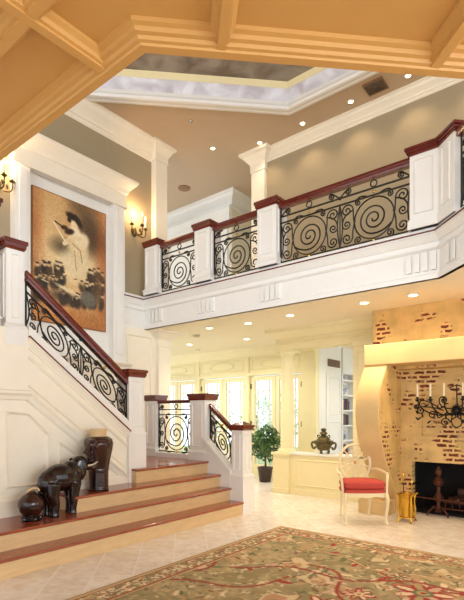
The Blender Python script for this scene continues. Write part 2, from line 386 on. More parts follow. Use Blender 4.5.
# ------------------------------------------------------------------ entrance stair
ST = thing('staircase','four wide maple and cherry steps rising to the landing','staircase',(-4.6,4,0))
H = .1775
MB().box(-3.97,-6.29,-.5,5.15,0,H-.03).build('riser','maple',ST)
MB().box(-3.945,-6.29,-.5,5.155,H-.03,H).build('tread','tread',ST,bevel=.008)
MB().box(-4.19,-6.29,-.5,5.15,H,2*H-.03).build('riser','maple',ST)
MB().box(-4.165,-6.29,-.5,5.155,2*H-.03,2*H).build('tread','tread',ST,bevel=.008)
MB().box(-4.385,-6.29,2.79,5.15,2*H,3*H-.03).build('riser','maple',ST)
MB().box(-4.36,-6.29,2.765,5.155,3*H-.03,3*H).build('tread','tread',ST,bevel=.008)
MB().box(-4.63,-6.29,3.80,5.40,3*H,4*H-.03).build('riser','maple',ST)
MB().box(-4.605,-6.29,3.80,5.40,4*H-.03,4*H).build('landing_floor','tread',ST,bevel=.008)
# upper flight behind the panelled wall, rising towards the camera
n = 9; rise = (2.13-4*H)/n; run = (3.80-2.44)/n*1.0
for k in range(n-1):
    y1 = 3.80-run*k; z = 4*H+rise*(k+1)
    MB().box(-4.84,-6.29,y1-run,y1,3*H,z-.03).build('riser','maple',ST)
    MB().box(-4.84,-6.29,y1-run,y1+.025,z-.03,z).build('tread','tread',ST)
MB().box(-4.84,-6.29,1.0,2.46,1.95,2.13).build('landing_floor','tread',ST)
for k in range(7):
    y1 = 1.28-run*k*1.4; z = 2.13+.18*(k+1)
    MB().box(-4.86,-6.29,y1-run*1.4,y1+.02,z-.18,z).build('tread','tread',ST)
# panelled stair wall
zr = lambda y: 2.232-.775*(y-2.451)
w = MB().prism([(1.0,0),(3.90,0),(3.90,1.12),(3.776,zr(3.776)-.02),(2.43,zr(2.43)-.02),(2.43,2.25),(1.0,2.25)],-4.84,-4.78,'x')
struct(w.build('wall_stair','cream'))
w = MB().box(-4.85,-4.74,-.6,2.445,1.61,2.30); struct(w.build('wall_stair','cream'))
w = MB().box(-4.95,-4.85,-.6,1.0,.35,2.3).build('wall_stair','cream'); struct(w)
def slope_band(b, off0, off1, x0, x1, y0=2.445, y1=3.776, f=zr):
    b.prism([(y0,f(y0)+off0),(y1,f(y1)+off0),(y1,f(y1)+off1),(y0,f(y0)+off1)], x0, x1, 'x')
b = MB(); slope_band(b,.0,.11,-4.86,-4.725); struct(b.build('trim_16','white'))
b = MB(); slope_band(b,-.022,.0,-4.86,-4.70); struct(b.build('trim_17','cherry'))
def slope_prof(b, prof, y0=2.445, y1=3.776, f=zr):
    n=len(prof); vs=[(x,y0,f(y0)+o) for x,o in prof]+[(x,y1,f(y1)+o) for x,o in prof]
    b.add(vs,[tuple(range(n)),tuple(range(n,2*n))[::-1]]+[(k,(k+1)%n,n+(k+1)%n,n+k) for k in range(n)])
b = MB()
slope_prof(b,[(-4.86,-.022),(-4.705,-.022),(-4.705,-.038),(-4.72,-.045),(-4.755,-.10),(-4.755,-.115),(-4.768,-.12),(-4.768,-.185),(-4.742,-.192),(-4.738,-.202),(-4.752,-.225),(-4.768,-.232),
 (-4.768,-.49),(-4.750,-.495),(-4.750,-.51),(-4.768,-.52),(-4.768,-.575),(-4.725,-.582),(-4.715,-.592),(-4.715,-.602),(-4.735,-.625),(-4.752,-.67),(-4.765,-.685),(-4.79,-.695),(-4.86,-.695)])
struct(b.build('trim_18','cream'))
struct(MB().prism([(-4.85,1.60),(-4.73,1.60),(-4.70,1.625),(-4.70,1.65),(-4.72,1.66),(-4.85,1.66)],-.6,2.475,'y').prism([(-4.85,1.54),(-4.745,1.56),(-4.73,1.60),(-4.85,1.60)],-.6,2.46,'y').build('trim_19','cream'))
b = MB()
frame_yz(b,-4.78,[(1.35,.64),(2.13,.64),(2.13,1.46),(1.35,1.46)]); 
frame_yz(b,-4.78,[(2.22,.64),(2.70,.64),(2.70,1.19),(2.47,1.42),(2.22,1.44)])
frame_yz(b,-4.78,[(2.80,.64),(3.36,.64),(3.36,.70),(2.80,1.13)])
frame_yz(b,-4.74,[(1.2,1.75),(2.08,1.75),(2.08,2.2),(1.2,2.2)],.02,.014)
struct(b.build('trim_20','cream'))
struct(MB().prism([(-4.78,.355),(-4.745,.355),(-4.745,.52),(-4.757,.54),(-4.765,.57),(-4.78,.57)],-.6,2.79,'y').prism([(-4.78,.53),(-4.745,.53),(-4.745,.62),(-4.757,.64),(-4.78,.65)],2.79,3.77,'y').build('baseboard_stair','cream'))

# ------------------------------------------------------------------ newel and balcony posts
def post(name, lab, cx, cy, w, d, z0, z1, ped=None, pm='white', pyramid=False, cap=.10, group=None, pw=.018):
    """square panelled post with a dark cherry cap; ped = height of a wider pedestal"""
    t = thing(name, lab, 'post', (cx,cy,z0), 0, group)
    hz = z1-cap; zb = z0+(ped or .12)
    MB().box(cx-w/2,cx+w/2,cy-d/2,cy+d/2,z0,hz).build('shaft', pm, t, bevel=.005)
    q = MB().box(cx-w/2-pw,cx+w/2+pw,cy-d/2-pw,cy+d/2+pw,z0,zb-.05)
    q.frustum(cx,cy,zb-.05,zb-.035,w/2+pw+.012,d/2+pw+.012,w/2+pw+.012,d/2+pw+.012)
    q.frustum(cx,cy,zb-.035,zb,w/2+pw+.008,d/2+pw+.008,w/2+.003,d/2+.003)
    q.build('pedestal', pm, t)
    q = MB(); a = .045; zt = hz-.05; zl = zb+.05
    frame_xz(q, cy-d/2, [(cx-w/2+a,zl),(cx+w/2-a,zl),(cx+w/2-a,zt),(cx-w/2+a,zt)],.016,.012)
    frame_yz(q, cx+w/2, [(cy-d/2+a,zl),(cy+d/2-a,zl),(cy+d/2-a,zt),(cy-d/2+a,zt)],.016,.012)
    q.build('raised_panel', pm, t)
    c = MB(); o = .035
    c.frustum(cx,cy,hz,hz+cap*.25,w/2+.006,d/2+.006,w/2+o*.6,d/2+o*.6)
    c.frustum(cx,cy,hz+cap*.25,hz+cap*.62,w/2+o*.6,d/2+o*.6,w/2+o*.7,d/2+o*.7)
    c.frustum(cx,cy,hz+cap*.62,hz+cap,w/2+o,d/2+o,w/2+o,d/2+o)
    if pyramid: c.frustum(cx,cy,hz+cap,hz+cap+.05,w/2+.01,d/2+.01,w/6,d/6)
    c.build('cap','cherry',t)
    return t
post('newel_post','white newel post at the foot of the upper flight, standing on the third step',-4.865,3.90,.25,.25,3*H,1.99,ped=.66)
post('newel_post','tall white newel post at the head of the upper flight, near the left edge',-4.84,2.312,.17,.18,2.13,3.215,ped=.22)
post('newel_post','low white newel post with pyramid cap at the bottom right end of the entrance steps',-4.09,5.285,.21,.21,0,1.255,ped=.56,pyramid=True,cap=.075,pw=.022)
post('newel_post','white landing post with flat cap between the level railing and the short sloping railing',-4.86,5.30,.31,.26,4*H,1.725,ped=.16)
post('newel_post','white landing post at the left end of the level railing, by the left wall',-5.99,5.33,.25,.22,4*H,1.735,ped=.16)
for x,lab in ((-6.05,'white balcony post with dark cap nearest the wall sconce'),(-4.865,'second white balcony post from the left wall, between two narrow iron panels'),(-3.65,'third white balcony post from the left wall, left of the widest iron panel')):
    post('balcony_post',lab,x,5.42,.32,.28,3.47,4.385,ped=.11)
# wide post wrapping the balcony corner
t = thing('corner_post','wide white balcony post that turns the corner, dark cap on top','post',(-1.5,5.4,3.47))
def off_poly(d): return [(-1.705-d,5.28-d),(-1.40+.0-d*.41,5.28-d),(-1.195+d*.3,5.075-d*1.1),(-1.195+d*1.1+.07,5.075+.07-d*.2+.0),(-1.36,5.56+d),(-1.705-d,5.56+d)]
MB().prism(off_poly(0),3.47,4.30).build('shaft','white',t,bevel=.005)
MB().prism(off_poly(.018),3.47,3.56).prism(off_poly(.008),3.56,3.58).build('pedestal','white',t)
MB().prism(off_poly(.015),4.29,4.32).prism(off_poly(.03),4.32,4.35).prism(off_poly(.045),4.35,4.38).build('cap','cherry',t)
q = MB(); frame_xz(q,5.28,[(-1.66,3.63),(-1.45,3.63),(-1.45,4.24),(-1.66,4.24)],.018,.012); 
dd = Vector((.7071,-.7071))
n0=len(q.v); frame_xz(q,0,[(.07,3.63),(.22,3.63),(.22,4.24),(.07,4.24)],.016,.012)
q.v[n0:] = [(-1.40+v[0]*.7071+v[1]*.7071, 5.28-v[0]*.7071+v[1]*.7071, v[2]) for v in q.v[n0:]]
q.build('raised_panel','white',t)

# ------------------------------------------------------------------ wrought iron railings
def quad(p0,p1,p2,n=7): return [tuple((1-t)**2*a+2*t*(1-t)*b+t*t*c for a,b,c in zip(p0,p1,p2)) for t in [i/n for i in range(n)]]
def scroll(c, r, a0, turn, turns, tail=None, ax=1, r1=.12, n=14):
    """spiral from radius r inward; turn = +1 ccw; optional tail joining it from another point"""
    a0 = math.radians(a0); pts = []; m = max(8,int(n*turns))
    for i in range(m+1):
        t = i/m; a = a0+turn*2*PI*turns*t; rr = r*((1-t)+r1*t)
        pts.append((c[0]+rr*ax*math.cos(a), c[1]+rr*math.sin(a)))
    if tail:
        s = pts[0]; tg = (-math.sin(a0)*turn*ax, math.cos(a0)*turn); L = math.hypot(tail[0]-s[0],tail[1]-s[1])*.6
        pts = quad(tail,(s[0]-tg[0]*L,s[1]-tg[1]*L),s)+pts
    return pts
def railing(name, lab, O, U, W, H, cells, strip=.11, shear=0, rail=True, rw=.075, rh=.07, r=.0095, group=None, ends=True, railext=(0,0)):
    """one framed panel of scrolled iron with its cherry handrail; O = lower left corner, U = direction along"""
    O = Vector(O); U = Vector(U).normalized()
    t = thing(name, lab, 'railing', O, 0, group)
    def P(u,v,dd=0): return O+U*u+Vector((0,0,v+shear*u))
    def T(pts, nm, rr=r, closed=False, n=5): return MB().tube([P(*p) for p in pts], rr, n, closed, up=(0,0,1) if abs(U.z)<.5 else None)
    h = H-strip
    fr = MB()
    e = r*1.25
    for pts in ([(0,0),(W,0)],[(0,h-.085),(W,h-.085)],[(0,h),(W,h)],[(0,0),(0,H)],[(W,0),(W,H)]):
        fr.tube([P(*p) for p in pts], e, 4)
    fr.build('frame','iron',t)
    hh = h-.085; cw = W/cells
    def part(pts, nm, rr=r, closed=False):
        MB().tube([P(*p) for p in pts], rr, 5, closed).build(nm,'iron',t,smooth=True)
    for c in range(cells):
        x0 = c*cw; xm = x0+cw/2; m = .03
        lens = (.035 if cells>1 else 0)
        ax = min(1,(cw*.30)/(hh*.44))
        R = hh*.455
        part(scroll((xm,hh*.49),R*.74,-100,1 if c%2==0 else -1,2.25,tail=(xm-(1 if c%2==0 else -1)*R*ax*.86,hh*.5-R*.45),ax=ax,r1=.09,n=20),'large_spiral',r*1.1)
        part([(xm+R*ax*math.cos(a*PI/12),hh*.5+R*math.sin(a*PI/12)) for a in range(24)],'ring',r,True)
        for s in (-1,1):
            side = cw/2-R*ax                     # free width beside the ring
            X = lambda q: xm+s*(cw/2-q)
            q = max(.03,side*.50); rr = min(hh*.15, side*.42)
            tn = 1 if s<0 else -1
            fa = lambda a: a if s<0 else 180-a
            part(scroll((X(q),hh*.82),rr,fa(0),tn,1.6,tail=(X(side*1.02),hh*.42)),'small_scroll')
            part(scroll((X(q*.95),hh*.50),rr*.72,fa(180),tn,1.5,tail=(X(side*.95),hh*.80)),'small_scroll')
            part(scroll((X(q),hh*.18),rr*.9,fa(0),-tn,1.6,tail=(X(side*1.05),hh*.55)),'small_scroll')
            part(scroll((X(side*1.25),hh*.085),rr*.55,fa(200),-tn,1.4,tail=(X(side*1.9),0)),'small_scroll')
            part(scroll((X(side*1.25),hh*.93),rr*.42,fa(160),tn,1.3,tail=(X(side*1.9),hh)),'small_scroll')
            # little scroll in the upper strip
            part(scroll((X(.075+lens),h+strip*.48),strip*.33,fa(0),-tn,1.4,tail=(X(.008),h+.004)),'small_scroll')
            # bowed upright
            if cells>1 or ends:
                part([(X(.0+.035*math.sin(PI*k/8)),hh*k/8) for k in range(9)],'bowed_bar')
        part([(xm+strip*.36*math.cos(a*PI/7),h+strip*.5+strip*.36*math.sin(a*PI/7)) for a in range(14)],'ring',r*.9,True)
        for v in (h-.045, .0): MB().ball(P(xm,v),.019,8).build('bead','brass',t,smooth=True)
        if c < cells-1:
            xs = x0+cw
            part([(xs,0),(xs,hh)],'spindle',r*.9)
            for v in (h,.0): MB().ball(P(xs,v),.022,8).build('bead','iron',t,smooth=True)
    if rail:
        a = P(-railext[0],H); b2 = P(W+railext[1],H); dn = Vector((-U.y,U.x,0))
        prof = [(-.42,0),(-.5,.25),(-.38,.42),(-.5,.62),(-.42,.92),(0,1.0),(.42,.92),(.5,.62),(.38,.42),(.5,.25),(.42,0)]
        vs = [a+dn*(p*rw)+Vector((0,0,q*rh)) for p,q in prof]+[b2+dn*(p*rw)+Vector((0,0,q*rh)) for p,q in prof]
        k = len(prof)
        MB().add(vs,[tuple(range(k)),tuple(range(k,2*k))[::-1]]+[(i,(i+1)%k,k+(i+1)%k,k+i) for i in range(k)]).build('handrail','cherry',t)
    return t
BZ = 3.50
railing('balcony_railing','narrow iron scroll railing of the balcony, nearest the left wall',(-5.875,5.38,BZ),(1,0,0),.835,.735,1,rh=.095,rw=.09,railext=(.01,.01))
railing('balcony_railing','narrow iron scroll railing between the second and third balcony posts',(-4.69,5.38,BZ),(1,0,0),.865,.735,1,rh=.095,rw=.09,railext=(.01,.01))
railing('balcony_railing','widest iron scroll railing of the balcony with two big spirals',(-3.475,5.38,BZ),(1,0,0),1.755,.735,2,rh=.095,rw=.09,railext=(.01,.01))
railing('balcony_railing','iron railing on the slanting balcony side, at the right edge of view',(-1.13,5.10,BZ),(1,-1,0),1.45,.735,2,rh=.095,rw=.09,railext=(.03,.01))
railing('landing_railing','level iron scroll railing at the back of the stair landing',(-5.855,5.29,.80),(1,0,0),.83,.79,1,strip=.10,rh=.055)
railing('stair_railing','short sloping iron railing at the right end of the entrance steps',(-4.69,5.285,.945),(1,0,0),.485,.56,1,strip=.015,shear=-.79,rh=.065)
railing('stair_railing','long sloping iron railing of the upper flight in front of the painting',(-4.79,2.445,2.345),(0,1,0),1.325,.475,2,strip=.02,shear=-.775,rh=.12,rw=.07,r=.0085)
# sloping curb and the closed end of the entrance steps
zc = lambda x: .91-.86*(x+4.54)
struct(MB().prism([(-4.70,0),(-4.19,0),(-4.19,zc(-4.19)-.05),(-4.70,zc(-4.70)-.05)],5.15,5.40,'y').prism([(-5.0,0),(-4.70,0),(-4.70,.71),(-5.0,.71)],5.15,5.4,'y').build('wall_steps','white'))
struct(MB().prism([(-4.72,zc(-4.72)-.055),(-4.18,zc(-4.18)-.055),(-4.18,zc(-4.18)),(-4.72,zc(-4.72))],5.13,5.42,'y').build('trim_21','white'))
struct(MB().box(-5.87,-5.01,5.20,5.40,.71,.78).build('trim_22','white'))
# short white post and rail of the next flight, beyond the left edge
post('newel_post','white post at the far left edge behind the tall newel',-4.90,2.06,.2,.2,2.13,3.60,ped=.3)
t = thing('wall_handrail','dark handrail of the next flight entering at the left edge below the candle sconce','railing',(-5.1,1.5,3.6))
MB().tube([(-4.98,1.96,3.60),(-5.0,.2,4.9)],.035,8).build('rail','cherry',t,smooth=True)

# ------------------------------------------------------------------ far wall with french doors
YF = 8.5
b = MB().box(-11.5,-4.65,YF,YF+.15,2.30,2.93)
piers = [(-11.5,-11.0),(-9.56,-9.44),(-8.01,-7.89),(-6.46,-6.34),(-4.97,-4.65)]
for x0,x1 in piers: b.box(x0,x1,YF,YF+.15,0,2.30)
b.box(-4.95,-4.65,YF+.15,8.66,0,2.93)
struct(b.build('wall_far','ivory'))
b = MB()
for x0,x1 in piers[1:]: b.box(x0+.01,x1-.01,YF-.03,YF,0,2.72)
b.sweep([(-4.65,YF),(-11.5,YF)], [(0,2.72),(.03,2.73),(.05,2.78),(.10,2.86),(.12,2.93),(0,2.93)][::1])
b.box(-11.5,-4.66,YF-.042,YF,2.30,2.36)
struct(b.build('trim_23','ivory'))
b = MB()
for k in range(4):
    x0,x1 = piers[k][1],piers[k+1][0]
    frame_xz(b,YF,[(x0+.06,2.42),(x1-.06,2.42),(x1-.06,2.68),(x0+.06,2.68)],.02,.012)
    xm=(x0+x1)/2
    ov=[(xm+.36*math.cos(a*PI/12),YF-.008,2.55+.095*math.sin(a*PI/12)) for a in range(24)]
    b.tube(ov,.012,5,True)
struct(b.build('trim_24','ivory'))
di = 1
for k in range(4):
    x0,x1 = piers[k][1],piers[k+1][0]; xm=(x0+x1)/2
    for s,(a,c) in enumerate(((x0+.02,xm-.004),(xm+.004,x1-.02))):
        d = thing('door_%d'%di,'','door',((a+c)/2,YF+.05,0)); del d['label']; del d['category']; d['kind']='structure'
        q = MB().box(a,a+.10,YF+.03,YF+.08,0,2.28).box(c-.10,c,YF+.03,YF+.08,0,2.28).box(a+.1,c-.1,YF+.03,YF+.08,2.18,2.28).box(a+.1,c-.1,YF+.03,YF+.08,0,.28)
        df = q.build('door_frame','ivory',d,bevel=.006)
        q = MB()
        wq=(c-a-.2)
        for j in (.16,.84): q.box(a+.1+wq*j-.010,a+.1+wq*j+.010,YF+.045,YF+.068,.28,2.18)
        for z in (.55,1.95): q.box(a+.1,c-.1,YF+.045,YF+.068,z-.010,z+.010)
        q.build('muntins','ivory',d)
        MB().box(a+.1,c-.1,YF+.054,YF+.058,.28,2.18).build('pane','glass',d)
        hx = a if s==0 else c
        q = MB()
        for z in (.35,1.15,2.0): q.box(hx-.018,hx+.018,YF+.02,YF+.032,z,z+.11)
        q.build('hinge','bronze',df)
        hx = c-.05 if s==0 else a+.05
        MB().tube([(hx,YF+.03,1.0),(hx,YF-.02,1.0),(hx+(.09 if s else -.09),YF-.025,1.0)],.009,6).build('door_handle','bronze',df,smooth=True)
        di += 1
# return wall with built-in bookcase beyond
struct(MB().box(-4.95,-4.65,8.65,8.92,0,2.93).box(-5.0,-4.95,8.65,12.5,0,2.93).box(-4.95,-4.65,11.42,12.5,0,2.93).box(-4.65,-1.5,12.4,12.5,0,2.93).build('wall_library','white'))
t = thing('built_in_bookcase','white built-in bookcase seen over the half wall, right of its tall panelled cupboard door','bookcase',(-4.770,10,0))
def shelf_levels(): return [.45,.80,1.15,1.50,1.85,2.20]
MB().box(-4.920,-4.890,9.78,11.4,0,2.36).build('back','white',t)
q = MB()
for y in (9.78,10.60,11.40): q.box(-4.920,-4.650,y-.025,y+.025,0,2.36)
q.build('upright','white',t)
for z in shelf_levels()+[2.36]: MB().box(-4.910,-4.650,9.80,11.38,z-.015,z+.015).build('shelf','white',t)
MB().box(-4.920,-4.630,9.755,11.42,2.375,2.93).build('fascia_board','white',t)
t = thing('cupboard','tall white cupboard with panelled door beneath the wall grille','cupboard',(-4.770,9.3,0))
MB().box(-4.920,-4.670,8.92,9.74,0,2.93).build('body','white',t)
q = MB().box(-4.670,-4.645,9.0,9.68,.12,2.32); d_=q.build('door','white',t,bevel=.004)
q = MB(); frame_yz(q,-4.645,[(9.08,.3),(9.6,.3),(9.6,1.25),(9.08,1.25)],.02,.014); frame_yz(q,-4.645,[(9.08,1.4),(9.6,1.4),(9.6,2.22),(9.08,2.22)],.02,.014)
q.build('door_moulding','white',d_)
b = MB().box(-4.670,-4.655,9.08,9.62,2.46,2.62)
t = thing('wall_grille','dark louvred air grille above the white cupboard door','vent',(-4.660,9.35,2.54))
b.build('backing','grey',t)
q = MB()
for k in range(6): q.box(-4.655,-4.645,9.08,9.62,2.475+k*.024,2.482+k*.024)
for k in range(4): q.box(-4.656,-4.644,9.08+k*.18-.004,9.08+k*.18+.004,2.46,2.62)
q.build('louvre','vent',t)
# books and ornaments
rb = random.Random(3)
bc = ['book blue','book red','book green','book tan']
for n_,c_ in (('book blue',(40,60,120)),('book red',(128,40,44)),('book green',(46,84,70)),('book tan',(150,116,80))): M[n_] = mat(n_.replace(' ','_'), srgb(*c_), .6)
M['page'] = mat('paper_pages', srgb(236,228,206), .8)
names = {'book blue':'blue','book red':'red','book green':'green','book tan':'tan'}
for si,(z,y0,cnt) in enumerate(((.465,9.84,6),(1.165,9.84,6),(1.515,9.84,7))):
    y = y0
    for k in range(cnt):
        th = rb.uniform(.035,.06); hh = rb.uniform(.2,.27); c = bc[(k+si)%4]
        o = thing('book','%s book, number %d from the left of those standing on the %s shelf of the bookcase'%(names[c],k+1,['lowest','middle','upper'][si]),'book',(-4.770,y+th/2,z),0,'books in the built-in bookcase')
        o['label'] = '%s-spined book in the built-in bookcase, %s shelf, %s from the cupboard'%(names[c],['low','middle','upper'][si],['first','second','third','fourth','fifth','sixth','seventh'][k])
        MB().box(-4.850,-4.690,y,y+.006,z,z+hh).box(-4.850,-4.690,y+th-.006,y+th,z,z+hh).box(-4.696,-4.690,y,y+th,z,z+hh).build('cover',c,o)
        MB().box(-4.847,-4.698,y+.006,y+th-.006,z+.004,z+hh-.004).build('pages','page',o)
        y += th+.004
M['china'] = mat('blue_white_china', srgb(96,112,150), .25, noise=.5, nscale=14, col2=srgb(210,214,222))
for y,z,lab in ((10.0,.815,'blue and white ceramic bowl on the bookcase shelf just above the urn level'),(9.98,1.865,'small blue and white jar on the top visible bookcase shelf')):
    o = tag(MB().lathe([(.04,z),(.05,z+.01),(.10,z+.08),(.12,z+.16),(.10,z+.20),(.06,z+.22),(.05,z+.24)],-4.770,y).build('ceramic_jar','china',smooth=True),lab,'jar')
o = tag(MB().lathe([(.03,2.215),(.06,2.25),(.07,2.28),(.03,2.31),(.03,2.32)],-4.770,10.05).build('ceramic_jar','china',smooth=True),'tiny ceramic pot on the highest bookcase shelf','jar')

# ------------------------------------------------------------------ column, half wall and entablature
YC = 7.05
t = thing('half_wall','cream panelled half wall with a flat top between column and fireplace','wall',(-3.7,YC+.1,0))
MB().box(-4.36,-2.72,YC,YC+.26,0,.70).build('body','ivory',t)
MB().box(-4.38,-2.72,YC-.03,YC+.29,.70,.735).build('top','white',t,bevel=.006)
q = MB(); frame_xz(q,YC,[(-4.25,.16),(-2.9,.16),(-2.9,.62),(-4.25,.62)],.02,.012); q.box(-4.36,-2.72,YC-.02,YC,0,.10); q.build('panel_moulding','ivory',t)
t = thing('column','round cream column on a square pedestal, behind the ficus','column',(-4.50,YC+.13,0))
MB().box(-4.70,-4.36,YC-.04,YC+.30,0,.68).build('pedestal','ivory',t,bevel=.005)
q = MB().box(-4.73,-4.34,YC-.07,YC+.33,.68,.73).box(-4.72,-4.35,YC-.06,YC+.32,0,.09); q.build('pedestal_moulding','ivory',t,bevel=.008)
MB().lathe([(.165,.73),(.165,.76),(.15,.775),(.15,.79),(.13,.80)],-4.50,YC+.13,28).build('base','ivory',t,smooth=True)
MB().lathe([(.125,.79),(.125,1.3),(.118,1.9),(.108,2.45)],-4.50,YC+.13,28).build('shaft','ivory',t,smooth=True)
MB().lathe([(.108,2.42),(.12,2.43),(.12,2.445),(.11,2.455),(.11,2.48),(.135,2.50),(.15,2.53)],-4.50,YC+.13,28).box(-4.67,-4.33,YC-.04,YC+.30,2.53,2.57).build('capital','ivory',t,smooth=True)
t = thing('entablature','cream entablature with a deep cornice carried by the round column','beam',(-3.6,YC+.1,2.57))
EN = [(.0,2.57),(.015,2.57),(.015,2.66),(.03,2.67),(.03,2.69),(.01,2.70),(.01,2.76),(.04,2.775),(.08,2.82),(.13,2.86),(.16,2.87),(.16,2.90),(.17,2.93),(-.05,2.93),(-.05,2.57)]
MB().sweep([(-2.55,YC),(-4.64,YC),(-4.64,YC+.26),(-2.55,YC+.26)], EN).box(-4.6,-2.55,YC+.03,YC+.23,2.58,2.9).build('cornice','ivory',t)
t = thing('square_pillar','square cream pillar with fluted face between the half wall and the fireplace hood','pilaster',(-2.95,YC,0))
MB().box(-3.16,-2.62,YC-.03,YC+.29,0,2.60).build('shaft','ivory',t)
q = MB(); frame_xz(q,YC-.03,[(-3.10,.85),(-2.86,.85),(-2.86,2.42),(-3.10,2.42)],.02,.012); q.box(-3.17,-2.62,YC-.05,YC-.03,0,.12); q.build('panel_moulding','ivory',t)
MB().box(-3.18,-2.62,YC-.06,YC+.3,2.50,2.585).build('capital','ivory',t,bevel=.01)

# ------------------------------------------------------------------ fireplace
FP = thing('fireplace','golden plaster fireplace with curved hood brackets and patches of bare brick','fireplace',(-1.2,6.7,0))
MB().box(-2.66,.40,6.60,6.90,2.05,2.93).build('overmantel','brick_few',FP)
b = MB()
b.box(-2.62,-2.165,6.80,7.0,0,2.1).box(-2.165,.40,6.80,7.0,.735,1.10)
b.box(-2.165,-2.03,6.80,7.0,1.10,2.1).box(-.33,.40,6.80,7.0,1.10,2.1).box(-2.03,-.33,6.86,7.0,1.10,2.1).box(-1.0+.12,.40,6.80,7.0,0,.735)
b.build('breast','brick',FP)
MB().box(-2.2,.2,7.45,7.5,0,1.0).box(-2.25,-2.165,6.95,7.5,0,1).box(-.88,-.7,6.95,7.5,0,1.0).box(-2.2,-.8,6.95,7.5,.735,.9).box(-2.165,-.88,6.86,7.5,-.0,.02).build('firebox','black',FP)
MB().box(-2.635,.25,6.22,6.82,2.09,2.375).build('mantel','plaster',FP,bevel=.012)
prof = [(6.25,2.095),(6.20,2.02),(6.07,1.85),(5.98,1.70),(5.94,1.52),(5.94,1.35),(5.97,1.20),(6.07,.98),(6.20,.77),(6.33,.60),(6.47,.44),(6.57,.30),(6.62,.16),(6.62,0)]
def smoothp(P, n=3):
    for _ in range(n):
        q = [P[0]]
        for i in range(len(P)-1): q += [tuple(.75*a+.25*c for a,c in zip(P[i],P[i+1])), tuple(.25*a+.75*c for a,c in zip(P[i],P[i+1]))]
        P = q+[P[-1]]
    return P
prof = smoothp(prof,2)
for i,(x0,x1) in enumerate(((-2.64,-2.32),(-.10,.22))):
    MB().prism([(7.05,2.095)]+prof+[(7.05,0)],x0,x1,'x').build('curved_bracket','plaster',FP,smooth=True,bevel=.004)
    s = x1 if i==0 else x0; d = .004 if i==0 else -.004
    MB().prism([(6.85,2.09)]+[(y+.03,z) for y,z in prof]+[(6.85,0)],s-d,s+d,'x').build('bracket_cheek','brick_side',FP)
MB().box(-2.76,-2.34,6.30,6.62,0,.20).build('bracket_plinth','plaster',FP,bevel=.01)
# andirons, grate and logs
def lathe_part(prof, x, y, nm, m, t, n=14): return MB().lathe(prof,x,y,n).build(nm,m,t,smooth=True)
FI = mat('rusted_iron', srgb(96,52,36), .5, .4, noise=.5, nscale=30); M['rust']=FI
AND = [(a*1.35,b*1.08) for a,b in [(.03,.05),(.045,.08),(.02,.11),(.018,.17),(.04,.20),(.05,.24),(.03,.28),(.018,.31),(.018,.37),(.045,.40),(.055,.44),(.03,.49),(.015,.51),(.03,.54),(.035,.57),(.02,.61),(.005,.64)]]
AN = thing('andiron','ornate dark iron andiron standing left in the fireplace opening','andiron',(-1.80,6.80,0))
lathe_part(AND,-1.80,6.80,'upright','rust',AN)
for s in (-1,1): MB().tube([(-1.80,6.80,.09),(-1.80+s*.06,6.78,.12),(-1.80+s*.12,6.75,.05),(-1.80+s*.14,6.75,.0)],.014,6).build('foot','rust',AN,smooth=True)
MB().tube([(-1.80,6.80,.10),(-1.80,7.3,.10)],.014,6).build('bar','rust',AN)
o = copy_tree(AN,(-1.02,6.80,0),'ornate dark iron andiron at the right side of the fireplace opening')
FG = thing('fire_grate','iron fire grate with a long front bar and small finials','grate',(-1.45,6.95,0))
q = MB().tube([(-2.1,6.76,.24),(-.95,6.76,.21)],.012,6)
for k in range(9): x=-1.72+k*.09; q.tube([(x,6.85,.10),(x,6.83,.20)],.008,5)
q.tube([(-1.75,6.83,.20),(-1.0,6.83,.20)],.012,6).tube([(-1.75,6.85,.10),(-1.0,6.85,.10)],.012,6)
q.build('bars','rust',FG)
q = MB()
for x in (-1.56,-1.46,-1.36): q.ball((x,6.83,.235+(.02 if x==-1.46 else 0)),.032,8)
q.build('finial','rust',FG,smooth=True)
for k,(x0,y0,z0,x1,y1,z1,lab) in enumerate(((-1.72,7.02,.19,-1.05,6.98,.20,'charred log lying along the front of the fire grate'),(-1.66,7.12,.21,-1.08,7.16,.21,'charred log at the back of the fire grate'),(-1.6,7.0,.32,-1.15,7.15,.31,'charred log on top of the two others in the fireplace'))):
    tag(MB().tube([(x0,y0,z0),((x0+x1)/2,(y0+y1)/2+.01,z0+.008),(x1,y1,z1)],[.055,.06,.05],10).build('fire_log','log',smooth=True),lab,'log','logs on the grate')

# wrought iron candelabra on the breast
t = thing('wall_candelabra','wide wrought iron wall candelabra with white candles above the fireplace opening','candelabra',(-1.42,6.80,1.45))
cx,cz,yb = -1.53,1.46,6.66
q = MB()
for k in range(14):
    a = 2*PI*k/14; q.tube([(cx,yb,cz),(cx+.055*math.cos(a),yb-.05,cz+.06*math.sin(a)),(cx+.085*math.cos(a),yb,cz+.09*math.sin(a))],[.016,.014,.004],5)
q.ball((cx,yb-.02,cz),.045,10); q.build('rosette','iron',t,smooth=True)
arms = [-.47,-.30,-.13,.10,.28,.46]
for k,dx in enumerate(arms):
    s = 1 if dx>0 else -1; zt = 1.60+(.0 if abs(dx)>.3 else .0)
    pts = quad((cx,yb,cz),(cx+dx*.55,yb-.10,cz-.16),(cx+dx,yb-.14,zt-.05),9)+[(cx+dx,yb-.14,zt)]
    ar = MB().tube(pts,.010,6).build('arm','iron',t,smooth=True)
    q = MB().lathe([(.008,zt-.02),(.030,zt),(.034,zt+.012),(.014,zt+.018),(.018,zt+.045),(.012,zt+.05)],cx+dx,yb-.14,10).build('candle_cup','iron',ar,smooth=True)
    MB().lathe([(.0125,zt+.03),(.0125,zt+.215),(.004,zt+.225)],cx+dx,yb-.14,10).build('candle','wax',ar,smooth=True)
